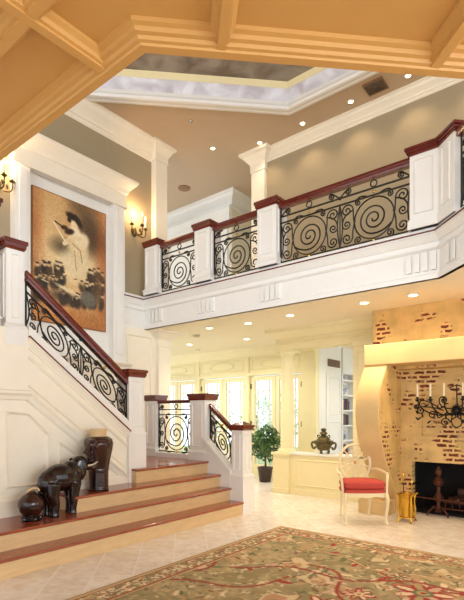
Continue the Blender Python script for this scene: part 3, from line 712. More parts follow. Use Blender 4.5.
for k,(dx,dz,r,a,tn) in enumerate([(-.30,-.06,.06,0,1),(-.45,-.0,.055,90,1),(-.16,.14,.055,180,-1),(-.14,-.16,.06,20,1),(-.52,.06,.035,0,-1)]):
    for s in (1,-1):
        P2 = scroll((dx*s,dz),r,a if s>0 else 180-a,tn*s,1.5,tail=(dx*s*.35,dz*.2))
        MB().tube([(cx+u,yb-.04,cz+v) for u,v in P2],.009,5).build('scroll','iron',t,smooth=True)
rl = random.Random(5)
for k in range(26):
    s = -1 if k%2 else 1; dx = rl.uniform(.1,.52)*s; dz = rl.uniform(-.16,.10)
    a = rl.uniform(0,PI); u = Vector((math.cos(a),0,math.sin(a)))*.035; p = Vector((cx+dx,yb-.05,cz+dz))
    MB().tube([p-u,p-u*.4+Vector((0,-.01,0)),p+u*.3,p+u],[.002,.013,.011,.002],5).build('iron_leaf','iron',t)
q = MB().tube([(cx,yb,cz+.05),(cx,yb-.02,cz+.33)],.009,6); q.tube([(cx-.1,yb-.02,cz+.30),(cx,yb-.02,cz+.34),(cx+.1,yb-.02,cz+.30)],.008,6)
for s in (1,-1): q.tube([(cx,yb-.02,cz-.08),(cx+s*.07,yb-.02,cz-.13),(cx+s*.05,yb-.02,cz-.2),(cx,yb-.02,cz-.23)],.009,6)
q.tube([(cx,6.86,cz),(cx,yb,cz)],.02,8)
q.build('stem','iron',t,smooth=True)

# brass fire tools in a brass stand
t = thing('fire_tool_stand','shiny brass fluted bucket stand beside the fireplace opening','tool stand',(-2.03,6.18,0))
MB().lathe([(.075,.05),(.085,.06),(.088,.20),(.095,.33),(.105,.36),(.108,.365),(.10,.365),(.085,.33),(.08,.08),(.05,.07)],-2.03,6.18,12).build('bucket','brass',t)
for k in range(4):
    a = PI/4+k*PI/2; c_,s_ = math.cos(a),math.sin(a)
    pts = [(-2.03+c_*r,6.18+s_*r,z) for r,z in ((.15,.37),(.125,.36),(.11,.33),(.105,.25),(.12,.17),(.11,.10),(.10,.05),(.125,.0))]
    MB().tube(pts,[.01,.013,.013,.012,.014,.012,.012,.014],6).build('leg','brass',t,smooth=True)
MB().lathe([(.10,.055),(.10,.065),(.09,.07)],-2.03,6.18,16).build('tray','brass',t)
for dx,dy,nm,lab in ((-.03,.02,'fireplace_poker','long-handled brass poker standing in the brass bucket'),(.03,.03,'fireplace_brush','brass-handled hearth brush standing in the brass bucket')):
    t = thing(nm,lab,'fire tool',(-2.03+dx,6.18+dy,.08))
    MB().tube([(-2.03+dx,6.18+dy,.075),(-2.03+dx*1.8,6.18+dy,.50)],.007,6).build('shaft','rust' if nm[-1]=='r' else 'brass',t)
    MB().lathe([(.006,.50),(.014,.52),(.010,.56),(.016,.60),(.012,.63),(.003,.645)] if nm[-1]=='r' else [(.006,.50),(.014,.51),(.010,.54),(.004,.56)],-2.03+dx*1.8,6.18+dy,10).build('handle','brass',t,smooth=True)

# ------------------------------------------------------------------ spider-web back armchair (built at origin, then placed)
CH = thing('armchair','ivory armchair with round cobweb back and red seat cushion','chair')
def tb(pts, r, nm, m='chairpaint', n=8, sub=2): return MB().tube(smoothp(pts,sub),r if not isinstance(r,list) else r,n).build(nm,m,CH,smooth=True)
def taper(pts, r0, r1, nm):
    P = smoothp(pts,2); n = len(P)
    return MB().tube(P,[r0+(r1-r0)*i/(n-1) for i in range(n)],8).build(nm,'chairpaint',CH,smooth=True)
for s in (-1,1):
    taper([(s*.25,-.20,.40),(s*.262,-.225,.34),(s*.262,-.225,.25),(s*.25,-.20,.12),(s*.245,-.20,.05),(s*.262,-.22,0)],.026,.014,'front_leg')
    taper([(s*.19,.22,.42),(s*.19,.23,.30),(s*.19,.25,.15),(s*.19,.30,.0)],.020,.013,'rear_leg')
    tb([(s*.21,.235,.66),(s*.255,.17,.675),(s*.29,.03,.655),(s*.30,-.09,.635),(s*.29,-.14,.60),(s*.275,-.155,.50),(s*.27,-.17,.40)],.016,'armrest')
    MB().ball((s*.297,-.10,.635),.024,10,(1,1.3,.9)).build('arm_knob','chairpaint',CH,smooth=True)
# round back tilted backwards
def BK(a, r, cxx=0, cz_=.745): 
    z = cz_+.245*r*math.sin(a); return (cxx+.205*r*math.cos(a), .235+(z-.5)*.16, z)
MB().tube([BK(2*PI*k/40,1) for k in range(40)],.018,8,True).build('back_hoop','chairpaint',CH,smooth=True)
for k in range(12):
    a = 2*PI*k/12+PI/12; MB().tube([BK(a,.08),BK(a,.98)],.008,5).build('back_spoke','chairpaint',CH)
for rr in (.38,.72):
    pts = []
    for k in range(12):
        a = 2*PI*k/12+PI/12; pts += [BK(a,rr), BK(a+PI/12,rr*.87)]
    MB().tube(pts,.007,5,True).build('back_web','chairpaint',CH)
MB().ball(BK(0,0),.022,10,(1,.6,1)).build('back_boss','brass',CH,smooth=True)
for s in (-1,1): tb([(s*.15,.24,.44),(s*.145,.245,.52),(s*.13,.25,.57)],.014,'back_post')
seat = [(-.25,-.22),(-.12,-.245),(.12,-.245),(.25,-.22),(.275,-.05),(.235,.20),(.0,.225),(-.235,.20),(-.275,-.05)]
MB().prism(smoothp(seat+[seat[0]],2)[:-1],.375,.425).build('seat_rail','chairpaint',CH,bevel=.008)
MB().prism([(-.25,.38),(-.2,.35),(-.1,.365),(0,.345),(.1,.365),(.2,.35),(.25,.38)],-.25,-.235,'y').build('apron','chairpaint',CH)
def cushion(z0,z1,k,nm):
    P = smoothp(seat+[seat[0]],2)[:-1]; b = MB(); n = len(P); h=z1-z0
    lv = [(z0,.93),(z0+h*.15,.985),(z0+h*.5,1.02),(z0+h*.85,.985),(z1,.90),(z1+.012,.6),(z1+.018,.25)]
    for z,s in lv: b.v += [(x*k*s,y*k*s,z) for x,y in P]
    for i in range(len(lv)-1):
        for j in range(n): b.f.append((i*n+j,i*n+(j+1)%n,(i+1)*n+(j+1)%n,(i+1)*n+j))
    b.f.append(tuple(range((len(lv)-1)*n,len(lv)*n))); b.f.append(tuple(range(n))[::-1])
    return b.build(nm,'red',CH,smooth=True)
cushion(.385,.455,1.0,'upholstered_seat'); cushion(.458,.545,.99,'cushion')
CH.location = (-2.51,5.82,0); CH.scale = (1.04,1.04,1.0); CH.rotation_euler = (0,0,math.radians(40))

# ------------------------------------------------------------------ bronze censer on the half wall
t = thing('incense_burner','bronze lidded incense burner with two handles standing on the half wall','urn',(-3.77,YC+.13,.735))
ux,uy,uz = -3.77,YC+.13,.735
MB().lathe([(.03,uz+.055),(.09,uz+.06),(.125,uz+.10),(.14,uz+.15),(.135,uz+.185),(.165,uz+.20),(.165,uz+.225),(.12,uz+.228)],ux,uy,24).build('bowl','bronze',t,smooth=True)
MB().lathe([(.12,uz+.226),(.115,uz+.25),(.07,uz+.29),(.045,uz+.30),(.05,uz+.33),(.07,uz+.34),(.065,uz+.36),(.03,uz+.385),(.045,uz+.40),(.05,uz+.425),(.02,uz+.44)],ux,uy,20).build('lid','bronze',t,smooth=True)
for k in range(3):
    a = PI/2+k*2*PI/3+PI; lx,ly = ux+.075*math.cos(a),uy+.075*math.sin(a)
    MB().tube([(lx,ly,uz+.09),(lx+.012*math.cos(a),ly+.012*math.sin(a),uz+.04),(lx,ly,uz)],[.03,.022,.024],8).build('foot','bronze',t,smooth=True)
for s in (-1,1):
    MB().tube(smoothp([(ux+s*.14,uy,uz+.16),(ux+s*.20,uy,uz+.20),(ux+s*.235,uy,uz+.17),(ux+s*.215,uy,uz+.09),(ux+s*.17,uy,uz+.08),(ux+s*.16,uy,uz+.12)],2),.018,8).build('handle','bronze',t,smooth=True)
    MB().tube(smoothp([(ux+s*.06,uy,uz+.29),(ux+s*.11,uy,uz+.33),(ux+s*.12,uy,uz+.29),(ux+s*.09,uy,uz+.27)],2),.010,6).build('lid_scroll','bronze',t,smooth=True)

# ------------------------------------------------------------------ ficus in a pot
px0,py0 = -5.55,7.98
t = thing('potted_ficus','bushy green ficus tree in a dark pot by the french doors','plant',(px0,py0,0))
MB().lathe([(.11,0),(.12,.01),(.155,.27),(.165,.28),(.165,.31),(.15,.31),(.14,.28),(.02,.275)],px0,py0,20).build('pot','pot',t,smooth=True)
MB().lathe([(.14,.27),(.13,.285),(.02,.29)],px0,py0,16).build('soil','soil',t)
rp = random.Random(11)
q = MB()
q.tube([(px0,py0,.27),(px0+.01,py0,.45),(px0-.02,py0+.01,.62),(px0+.01,py0,.85)],[.018,.015,.013,.008],7)
q.tube([(px0+.03,py0,.27),(px0+.0,py0+.02,.5),(px0+.04,py0-.01,.8)],[.014,.012,.007],7)
for k in range(12):
    a = rp.uniform(0,2*PI); z=rp.uniform(.5,.8); e=rp.uniform(.15,.32)
    q.tube([(px0,py0,z),(px0+e*.5*math.cos(a),py0+e*.5*math.sin(a),z+.1),(px0+e*math.cos(a),py0+e*math.sin(a),z+.14+rp.uniform(-.05,.15))],[.008,.005,.002],5)
q.build('trunk','bark',t,smooth=True)
def leaves(b, cx, cy, cz, rx, ry, rz, n, L, rnd, shell=.35):
    for k in range(n):
        u = Vector((rnd.gauss(0,1),rnd.gauss(0,1),rnd.gauss(0,1))).normalized()*(rnd.uniform(shell,1)**.6)
        u.z = u.z if u.z > -.9 else -.9
        p = Vector((cx+u.x*rx,cy+u.y*ry,cz+u.z*rz)); d = Vector((rnd.gauss(0,1),rnd.gauss(0,1),rnd.gauss(-.5,.8))).normalized()
        s = d.cross(Vector((rnd.gauss(0,1),rnd.gauss(0,1),rnd.gauss(0,1)))).normalized(); w = L*.24; nn = d.cross(s)*L*.06
        b.add([p, p+d*L*.45+s*w+nn, p+d*L, p+d*L*.45-s*w+nn, p+d*L*.5-nn],[(0,1,4),(1,2,4),(2,3,4),(3,0,4)])
q = MB(); 
for cxx,cyy,czz,r_,n_ in ((0,0,.90,.30,420),(-.15,.02,.72,.22,200),(.14,-.05,.75,.22,200),(.05,0,1.05,.2,140),(-.22,0,.95,.16,90),(.26,-.02,.9,.14,80),(-.1,.05,.55,.12,50),(.17,-.02,.55,.10,40)):
    leaves(q,px0+cxx,py0+cyy,czz,r_,r_,r_*.9,n_,.085,rp)
q.build('foliage','leaf',t,fix=False)

# ------------------------------------------------------------------ garden beyond the doors
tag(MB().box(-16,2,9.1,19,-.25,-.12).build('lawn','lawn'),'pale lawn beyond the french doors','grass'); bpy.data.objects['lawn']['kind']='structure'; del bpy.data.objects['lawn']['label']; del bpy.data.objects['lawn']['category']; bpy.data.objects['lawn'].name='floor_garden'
for k,(x,y,r_,lab) in enumerate(((-13.6,15.6,.9,'small tree outside behind the leftmost french door'),(-11.4,15.8,1.0,'leafy garden tree outside, seen through the second pair of french doors'),(-9.6,15.2,.9,'leafy garden tree outside, seen through the pair of doors left of the column'))):
    g = thing('garden_tree',lab,'tree',(x,y,-.12),0,'trees in the garden')
    MB().tube([(x,y,-.12),(x+.05,y,.6),(x,y,1.4)],[.09,.07,.04],8).build('trunk','bark',g)
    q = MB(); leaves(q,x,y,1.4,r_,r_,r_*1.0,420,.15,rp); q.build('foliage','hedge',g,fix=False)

# ------------------------------------------------------------------ carved figures on the steps
def fused(b, name, m, parent, vox=.009, sm=6):
    """overlapping masses fused into one continuous carved surface"""
    o = b.build(name, m, parent, smooth=True)
    r = o.modifiers.new('fuse','REMESH'); r.mode = 'VOXEL'; r.voxel_size = vox; r.use_smooth_shade = True
    s = o.modifiers.new('soften','SMOOTH'); s.iterations = sm; s.factor = .5
    return o
EL = thing('elephant_statue','dark polished wooden elephant with raised trunk standing on the second step','statue')
b = MB()
b.ball((0,.20,.385),.165,20,(.80,1.28,.90)).ball((0,.08,.345),.135,18,(.86,1,1.05)).ball((0,.32,.415),.14,18,(.82,1,1.0))
b.ball((0,.43,.495),.098,18,(.85,1.1,1.05)).ball((0,.42,.55),.06,14,(1,.9,.8))
b.tube([(0,.38,.42),(0,.45,.46)],[.12,.09],12)
b.tube([(0,.48,.49),(0,.535,.47),(0,.585,.48),(0,.635,.51),(0,.675,.545),(0,.69,.565)],[.05,.042,.035,.028,.022,.020],12)
for s in (-1,1):
    b.tube([(s*.07,.07,.34),(s*.072,.055,.22),(s*.07,.09,.12),(s*.07,.085,.04),(s*.07,.085,0)],[.085,.068,.048,.042,.048],12)
    dy = -.022*s
    b.tube([(s*.065,.33,.34),(s*.065,.335+dy,.20),(s*.06,.335+dy,.10),(s*.06,.33+dy,.03),(s*.06,.33+dy,0)],[.075,.058,.046,.042,.048],12)
    b.ball((s*.09,.395,.49),.078,14,(.16,.8,1.15),Matrix.Rotation(-s*.35,3,'Z'))
b.tube([(0,-.035,.42),(0,-.055,.34),(0,-.05,.24),(0,-.045,.20)],[.014,.011,.009,.014],8)
fused(b,'body','darkwood',EL,.008,5)
M['tusk'] = mat('ivory_coloured_tusk', srgb(226,206,176), .35)
for s in (-1,1):
    MB().tube(smoothp([(s*.045,.49,.485),(s*.06,.57,.49),(s*.055,.64,.52)],1),[.011,.010,.009,.007,.005,.003][:len(smoothp([(0,0,0)]*3,1))],8).build('tusk','tusk',EL,smooth=True)
    MB().ball((s*.075,.49,.505),.010,8).build('eye','black',EL,smooth=True)
EL.location = (-4.46,2.46,.355); EL.rotation_euler = (0,0,math.radians(4))

VA = thing('carved_vase','tall dark wooden vase with a carved face and pale neck standing on the third step','vase',(-4.56,3.19,.5325))
z0=.5325; vx,vy=-4.56,3.19
b = MB().lathe([(.115,z0),(.12,z0+.02),(.112,z0+.03),(.112,z0+.22),(.12,z0+.235),(.115,z0+.25),(.135,z0+.36),(.16,z0+.48),(.168,z0+.54),(.155,z0+.59),(.11,z0+.62),(.06,z0+.625)],vx,vy,28)
b.tube([(vx+.05,vy-.13,z0+.56),(vx+.06,vy-.175,z0+.51),(vx+.06,vy-.215,z0+.45),(vx+.055,vy-.15,z0+.43)],[.022,.026,.032,.024],8)
b.ball((vx+.055,vy-.16,z0+.385),.034,10,(1.1,1,.55)).ball((vx+.055,vy-.155,z0+.345),.032,10,(1.1,1,.5)).ball((vx+.05,vy-.12,z0+.28),.045,10)
b.ball((vx+.06,vy-.135,z0+.575),.045,10,(1.5,.9,.5)).ball((vx+.12,vy-.11,z0+.51),.024,10).ball((vx+.0,vy-.15,z0+.51),.024,10)
fused(b,'body','vasewood',VA,.009,2)
MB().lathe([(.075,z0+.60),(.09,z0+.615),(.088,z0+.67),(.10,z0+.695),(.10,z0+.708),(.075,z0+.708),(.06,z0+.63)],vx,vy,24).build('neck','maple',VA,smooth=True)
t = thing('lidded_jar','round dark wooden lidded jar beside the elephant on the second step','jar',(-4.44,2.32,.355))
jx,jy,jz=-4.44,2.32,.355
MB().lathe([(.05,jz+.03),(.07,jz+.04),(.105,jz+.09),(.125,jz+.15),(.12,jz+.20),(.085,jz+.245),(.05,jz+.262),(.045,jz+.27)],jx,jy,28).build('body','vasewood',t,smooth=True)
MB().lathe([(.05,jz+.262),(.052,jz+.27),(.035,jz+.285),(.012,jz+.29)],jx,jy,20).build('lid','vasewood',t,smooth=True)
MB().tube(smoothp([(jx,jy-.045,jz+.275),(jx,jy-.02,jz+.305),(jx,jy+.03,jz+.315),(jx,jy+.075,jz+.305),(jx,jy+.08,jz+.28)],2),.010,8).build('lid_handle','maple',t,smooth=True)
q = MB().lathe([(.085,jz),(.09,jz+.01),(.07,jz+.025),(.06,jz+.04)],jx,jy,20)
for k in range(5):
    a = 2*PI*k/5; q.ball((jx+.085*math.cos(a),jy+.085*math.sin(a),jz+.018),.022,8)
q.build('carved_base','darkwood',t,smooth=True)

# ------------------------------------------------------------------ wall sconces
def sconce(y, z, lab, power):
    t = thing('candle_sconce',lab,'wall light',(-6.40,y,z))
    MB().lathe([(.0,0),(.05,.005),(.06,.012),(.03,.02)],0,0,16)
    q = MB().ball((-6.385,y,z),.06,12,(.3,1,1.5)); q.build('backplate','bronze',t,smooth=True)
    for k,(dy,dx) in enumerate(((-.15,.13),(.0,.22),(.15,.13))):
        cx_,cy_ = -6.40+dx,y+dy
        MB().tube(smoothp([(-6.38,y,z),(-6.38+dx*.5,y+dy*.4,z-.10),(cx_,cy_,z-.09),(cx_+.01,cy_,z+.04)],2),.010,6).build('arm','bronze',t,smooth=True)
        P2 = scroll((.0,.0),.035,90,1,1.3)
        MB().tube([(cx_-.05+u,y+dy*.7,z-.02+v) for u,v in P2],.007,5).build('scroll','bronze',t,smooth=True)
        MB().lathe([(.01,z+.03),(.035,z+.045),(.04,z+.055),(.015,z+.06),(.018,z+.08)],cx_,cy_,12).build('drip_cup','bronze',t,smooth=True)
        cd = MB().lathe([(.014,z+.07),(.014,z+.20),(.008,z+.205)],cx_,cy_,10).build('candle','wax',t,smooth=True)
        MB().lathe([(.004,z+.20),(.013,z+.225),(.010,z+.25),(.002,z+.28)],cx_,cy_,10).build('flame_bulb','flame',cd,smooth=True)
    l = bpy.data.lights.new('sconce_glow','POINT'); l.energy = power; l.color = (1,.66,.34); l.shadow_soft_size = .08
    o = bpy.data.objects.new('sconce_glow',l); C.objects.link(o); o.location = (-6.40+.16,y,z+.30)
sconce(5.20,4.60,'iron candle sconce with lit bulbs on the taupe wall right of the painting',14)
sconce(2.86,4.52,'iron candle sconce at the left edge of view, left of the painting surround',16)

# ------------------------------------------------------------------ recessed lights, detectors, vent
def downlight(x,y,z,lab,power,spread=100,col=(1,.74,.46),m='bulb',r=.055):
    t = thing('recessed_light',lab,'ceiling light',(x,y,z),0,None)
    MB().lathe([(r*1.45,z),(r*1.45,z-.006),(r,z-.010),(r,z)],x,y,20).build('trim_ring','white',t,smooth=True)
    MB().lathe([(r*.98,z-.001),(r*.98,z-.007),(r*.5,z-.010)],x,y,16).build('lens',m,t,smooth=True)
    if power:
        l = bpy.data.lights.new('downlight_beam','SPOT'); l.energy = power; l.spot_size = math.radians(spread); l.spot_blend = .7; l.color = col; l.shadow_soft_size = .06
        o = bpy.data.objects.new('downlight_beam',l); C.objects.link(o); o.location = (x,y,z-.03)
UP = [(-4.83,6.78,'recessed ceiling light upstairs, just left of the pilaster capital'),(-3.95,6.78,'recessed ceiling light upstairs, below the corner of the skylight recess'),
      (-3.09,6.78,'recessed ceiling light upstairs, left of the square vent'),(-2.21,6.78,'recessed ceiling light upstairs, right of the square vent'),(-5.60,6.38,'recessed ceiling light upstairs, farthest left, below the skylight edge')]
for x,y,lab in UP: downlight(x,y,6.30,lab,20,110,r=.036)
for x in (-1.3,-.4): downlight(x,6.78,6.30,'recessed ceiling light over the right part of the upper gallery, %s'%('nearer the visible vent' if x<-1 else 'farther to the right'),20,110,r=.036)
LO = [(-5.40,6.05,'recessed light in the lower ceiling, first from the left wall pilaster',40),(-4.62,6.15,'recessed light in the lower ceiling, above the newel with pyramid cap',40),(-3.75,6.06,'recessed light in the lower ceiling, above the left end of the entablature',60),
      (-2.55,6.02,'recessed light in the lower ceiling, in front of the fireplace hood on its left',62),(-1.90,6.02,'recessed light in the lower ceiling, above the fireplace mantel',42),
      (-1.0,6.05,'recessed light in the lower ceiling past the right edge of the fireplace view',60)]
for x,y,lab,p in LO: downlight(x,y,2.93,lab,p,120,(1,.78,.50) if x>-3 else (1,.86,.68))
downlight(-3.9,8.6,2.93,'recessed light in the room behind the entablature, left one',30,130,(1,.9,.75)); 
downlight(-3.5,8.2,2.93,'recessed light in the room behind the entablature, right one',30,130,(1,.9,.75))
t = tag(MB().lathe([(.07,2.93),(.07,2.905),(.05,2.89),(.02,2.885)],-6.08,6.45,20).build('smoke_detector','shade',smooth=True),'round smoke detector on the lower ceiling above the landing railing','detector')
t = tag(MB().lathe([(.05,2.93),(.05,2.91),(.02,2.905)],-7.4,7.9,16).build('smoke_detector','shade',smooth=True),'small round detector on the lower ceiling near the french doors','detector')
t = tag(MB().lathe([(.03,6.30),(.03,6.29),(.012,6.27),(.02,6.262)],-5.37,5.56,12).build('sprinkler_head','steel',smooth=True),'small sprinkler head on the tan upper ceiling under the skylight recess','sprinkler')
t = tag(MB().lathe([(.13,6.30),(.13,6.285),(.10,6.28)],-7.07,7.11,24).build('ceiling_speaker','vent',smooth=True),'round ceiling speaker over the upper hall, left of the back wall','speaker')
t = tag(MB().lathe([(.06,6.30),(.06,6.27),(.03,6.26)],-7.80,7.23,16).build('smoke_detector','shade',smooth=True),'small detector on the hall ceiling beside the upstairs wall pilaster','detector')
t = thing('ceiling_vent','square louvred vent on the tan upper ceiling between two lights','vent',(-2.69,6.74,6.28))
vx_,vy_=-2.66,6.70
MB().box(vx_-.15,vx_+.15,vy_-.15,vy_+.15,6.285,6.30).build('frame','vent',t)
q = MB()
for k in range(5): s_=.14-k*.026; q.sweep([(vx_-s_,vy_-s_*.8),(vx_-s_,vy_+s_*.8),(vx_+s_,vy_+s_*.8),(vx_+s_,vy_-s_*.8)],[(0,6.285),(0,6.278),(-.010,6.272),(-.012,6.285)],True)
q.build('louvre','grey',t)
# ledge over the hall doors upstairs
t = thing('hall_door_surround','white door surround with projecting head in the upstairs hall behind the balcony','door',(-7.5,7.97,3.38))
MB().box(-8.50,-6.46,7.90,7.97,5.62,5.86).sweep([(-6.47,7.97),(-6.47,7.90),(-8.50,7.90),(-8.50,7.97)][::-1],[(-d,z) for d,z in [(0,5.84),(.03,5.86),(.08,5.93),(.10,5.95),(.10,5.99),(0,5.99)]]).build('head','white',t)
for x in (-8.45,-7.55,-6.6): MB().box(x-.07,x+.07,7.92,7.97,3.38,5.62).build('jamb','white',t)
MB().box(-8.38,-7.62,7.94,7.97,3.38,5.55).box(-7.48,-6.67,7.94,7.97,3.38,5.55).build('door_leaf','white',t)

# ------------------------------------------------------------------ painted surfaces: rug and canvas
def grid_mesh(name, col, P00, PU, PV, mname, parent=None, thick=None):
    h, w = col.shape[:2]
    u = np.linspace(0,1,w+1); v = np.linspace(0,1,h+1); U_,V_ = np.meshgrid(u,v)
    P00,PU,PV = (np.array(a,float) for a in (P00,PU,PV))
    co = (P00+U_[...,None]*PU+V_[...,None]*PV).reshape(-1,3)
    i = np.arange(h)[:,None]*(w+1)+np.arange(w)[None,:]
    q = np.stack([i,i+1,i+w+2,i+w+1],-1).reshape(-1,4)
    me = bpy.data.meshes.new(name); me.from_pydata(co.tolist(),[],q.tolist())
    at = me.color_attributes.new('Pattern','FLOAT_COLOR','CORNER')
    c = np.clip(col.reshape(-1,3),0,255)/255.; c = np.where(c<=.04045,c/12.92,((c+.055)/1.055)**2.4)
    c4 = np.concatenate([c,np.ones((len(c),1))],1).repeat(4,0).astype(np.float32)
    at.data.foreach_set('color',c4.ravel())
    me.materials.append(M[mname]); o = bpy.data.objects.new(name,me); C.objects.link(o)
    if parent is not None:
        o.parent = parent; o.location = -parent.location
    return o
rng = np.random.default_rng(4)
def vnoise(h,w,cells,seed):
    g = np.random.default_rng(seed).random((cells+2,cells+2)); y = np.linspace(0,cells,h); x = np.linspace(0,cells,w)
    yi=y.astype(int); xi=x.astype(int); fy=(y-yi)[:,None]; fx=(x-xi)[None,:]; fy=fy*fy*(3-2*fy); fx=fx*fx*(3-2*fx)
    a=g[yi][:,xi]; b_=g[yi][:,xi+1]; c=g[yi+1][:,xi]; d=g[yi+1][:,xi+1]
    return (a*(1-fx)+b_*fx)*(1-fy)+(c*(1-fx)+d*fx)*fy
class Ras:
    def __init__(s,h,w,sx,sy,base):
        s.h,s.w=h,w; s.a=np.zeros((h,w,3))+np.array(base,float); s.Y,s.X=np.meshgrid((np.arange(h)+.5)*sy/h,(np.arange(w)+.5)*sx/w,indexing='ij'); s.px=sx/w
    def put(s,mask,c): m=mask[...,None]; s.a=s.a*(1-m)+np.array(c,float)*m
    def win(s,x0,x1,y0,y1):
        j0=max(0,int(x0/s.px)-1); j1=min(s.w,int(x1/s.px)+2); k=s.Y[1,0]-s.Y[0,0]; i0=max(0,int(y0/k)-1); i1=min(s.h,int(y1/k)+2); return slice(i0,max(i0,i1)),slice(j0,max(j0,j1))
    def ell(s,x,y,rx,ry,c,rot=0,soft=.15,al=1):
        R_=max(rx,ry)*(1+soft); sl=s.win(x-R_,x+R_,y-R_,y+R_); X=s.X[sl]-x; Y=s.Y[sl]-y; ca,sa=math.cos(rot),math.sin(rot)
        d=np.sqrt(((X*ca+Y*sa)/rx)**2+((-X*sa+Y*ca)/ry)**2); m=(np.clip((1+soft-d)/(soft*2),0,1)*al)[...,None]
        s.a[sl]=s.a[sl]*(1-m)+np.array(c,float)*m
    def line(s,P,wd,c,al=1):
        for (x0,y0),(x1,y1) in zip(P[:-1],P[1:]):
            sl=s.win(min(x0,x1)-wd,max(x0,x1)+wd,min(y0,y1)-wd,max(y0,y1)+wd); X=s.X[sl]-x0; Y=s.Y[sl]-y0; dx,dy=x1-x0,y1-y0; L=dx*dx+dy*dy+1e-9
            t=np.clip((X*dx+Y*dy)/L,0,1); d=np.hypot(X-t*dx,Y-t*dy); m=(np.clip((wd/2+s.px*.4-d)/(s.px*.8),0,1)*al)[...,None]
            s.a[sl]=s.a[sl]*(1-m)+np.array(c,float)*m
# rug: field of swirling vines, palmettes and leaves with a floral border
RX0,RX1,RY0,RY1 = -3.15,1.35,.62,4.875
RW,RH = RX1-RX0,RY1-RY0
HR,WR = 340,360
R_ = Ras(HR,WR,RW,RH,(170,152,112))
nn = vnoise(HR,WR,26,1)*.5+vnoise(HR,WR,90,2)*.5
R_.a += (nn[...,None]-.5)*np.array([60,52,44])
CREAM,REDC,GRN,ORG,PINK,DARK = (230,210,172),(168,56,48),(112,118,82),(196,160,116),(208,172,146),(112,82,56)
gz = vnoise(HR,WR,13,9)*.7+vnoise(HR,WR,40,10)*.3; R_.put(np.clip((gz-.55)*9,0,.75),(146,134,92))
# big irregular cream palmette shapes with brown outlines
f1 = vnoise(HR,WR,15,51)*.62+vnoise(HR,WR,38,52)*.38
R_.put(np.clip(1-abs(f1-.575)/.018,0,1)*.8,(128,86,56)); R_.put(np.clip((f1-.59)/.015,0,1)*.85,(224,202,160)); R_.put(np.clip((f1-.70)/.015,0,1)*.8,(188,140,104))
f2 = vnoise(HR,WR,19,61)*.7+vnoise(HR,WR,44,62)*.3
R_.put(np.clip((f2-.66)/.02,0,1)*.7,(190,158,116))
R_.put(np.clip(1-abs(f2-.36)/.010,0,1)*.5,(214,190,140))
rr = random.Random(21)
def leaf(x,y,a,L,c,c2=None,al=1):
    R_.ell(x+math.cos(a)*L/2,y+math.sin(a)*L/2,L/2,L*.2,c,a,al=al)
def palmette(x,y,s,a):
    n=rr.choice((6,7,8)); o=rr.choice((REDC,DARK,REDC))
    for k in range(n):
        b_=a+2*PI*k/n; L=rr.uniform(.8,1.15); R_.ell(x+math.cos(b_)*s*.6*L,y+math.sin(b_)*s*.6*L,s*.46*L,s*.25,o,b_)
    for k in range(n):
        b_=a+2*PI*k/n; R_.ell(x+math.cos(b_)*s*.6,y+math.sin(b_)*s*.6,s*.32,s*.13,rr.choice((CREAM,CREAM,PINK,(178,158,108))),b_)
    R_.ell(x,y,s*.32,s*.32,rr.choice((CREAM,GRN,ORG))); R_.ell(x,y,s*.2,s*.2,(190,166,116)); R_.ell(x,y,s*.09,s*.09,REDC)
def clutter(n,l0,l1):
    for k in range(n):
        leaf(rr.uniform(.25,RW),rr.uniform(0,RH-.25),rr.uniform(0,6.3),rr.uniform(l0,l1),rr.choice((CREAM,CREAM,GRN,(186,172,122),ORG,(206,190,146),(126,96,66),(98,104,72))),None,rr.uniform(.6,1))
clutter(1500,.04,.11)
def vine(x,y,a,n,curl,wd,c):
    P=[(x,y)]
    for k in range(n):
        a+=curl*math.sin(k*.16+x*3)+rr.uniform(-.06,.06); x+=.05*math.cos(a); y+=.05*math.sin(a); P.append((x,y))
        if k%4==2: leaf(x,y,a+rr.choice((-1,1))*rr.uniform(.5,1.2),rr.uniform(.08,.15),rr.choice((CREAM,GRN,REDC,(150,142,96),PINK)))
    R_.line(P,wd+.02,(132,96,62),.45); R_.line(P,wd,c)
for k in range(26): vine(rr.uniform(.3,RW),rr.uniform(.1,RH-.4),rr.uniform(0,6.3),rr.randint(16,40),rr.choice((-.2,.2,.13,-.13)),.020,REDC if k%3 else (206,182,132))
for k in range(11): palmette(rr.uniform(.45,RW),rr.uniform(.3,RH-.5),rr.uniform(.10,.19),rr.uniform(0,6))
palmette(2.05,RH-1.15,.24,.3)
vine(2.75,RH-.75,-1.2,34,.10,.024,REDC); vine(2.5,RH-1.9,1.2,30,-.16,.024,REDC); vine(.5,RH-1.6,.3,40,.12,.022,REDC)
clutter(1900,.025,.07)
bw = .27
edge = np.minimum(np.minimum(R_.X,RW-R_.X),np.minimum(R_.Y,RH-R_.Y))
bm_ = ((edge<bw)).astype(float); R_.put(bm_*.7,(178,154,112)); R_.a += bm_[...,None]*(nn[...,None]-.5)*40
for k in range(3000):
    side=rr.choice((0,0,1,1,2,3)); e=rr.uniform(.07,bw-.05)
    x,y=[(e,rr.uniform(0,RH)),(rr.uniform(0,RW),RH-e),(RW-e,rr.uniform(0,RH)),(rr.uniform(0,RW),e)][side]
    leaf(x,y,rr.uniform(0,6.3),rr.uniform(.03,.08),rr.choice((CREAM,(170,104,80),GRN,(214,196,160),(150,128,92))))
for k in range(0):
    for side in (0,1):
        d=.12+k*.2; e=bw*.55
        x,y=(e,RH-d) if side==0 else (d,RH-e)
        if 0<x<RW and 0<y<RH:
            for j in range(6): R_.ell(x+.05*math.cos(j*1.047),y+.05*math.sin(j*1.047),.03,.03,CREAM)
            R_.ell(x,y,.025,.025,(176,70,54))
def band(e0,e1,c): R_.put(((edge>=e0)&(edge<e1)).astype(float),c)
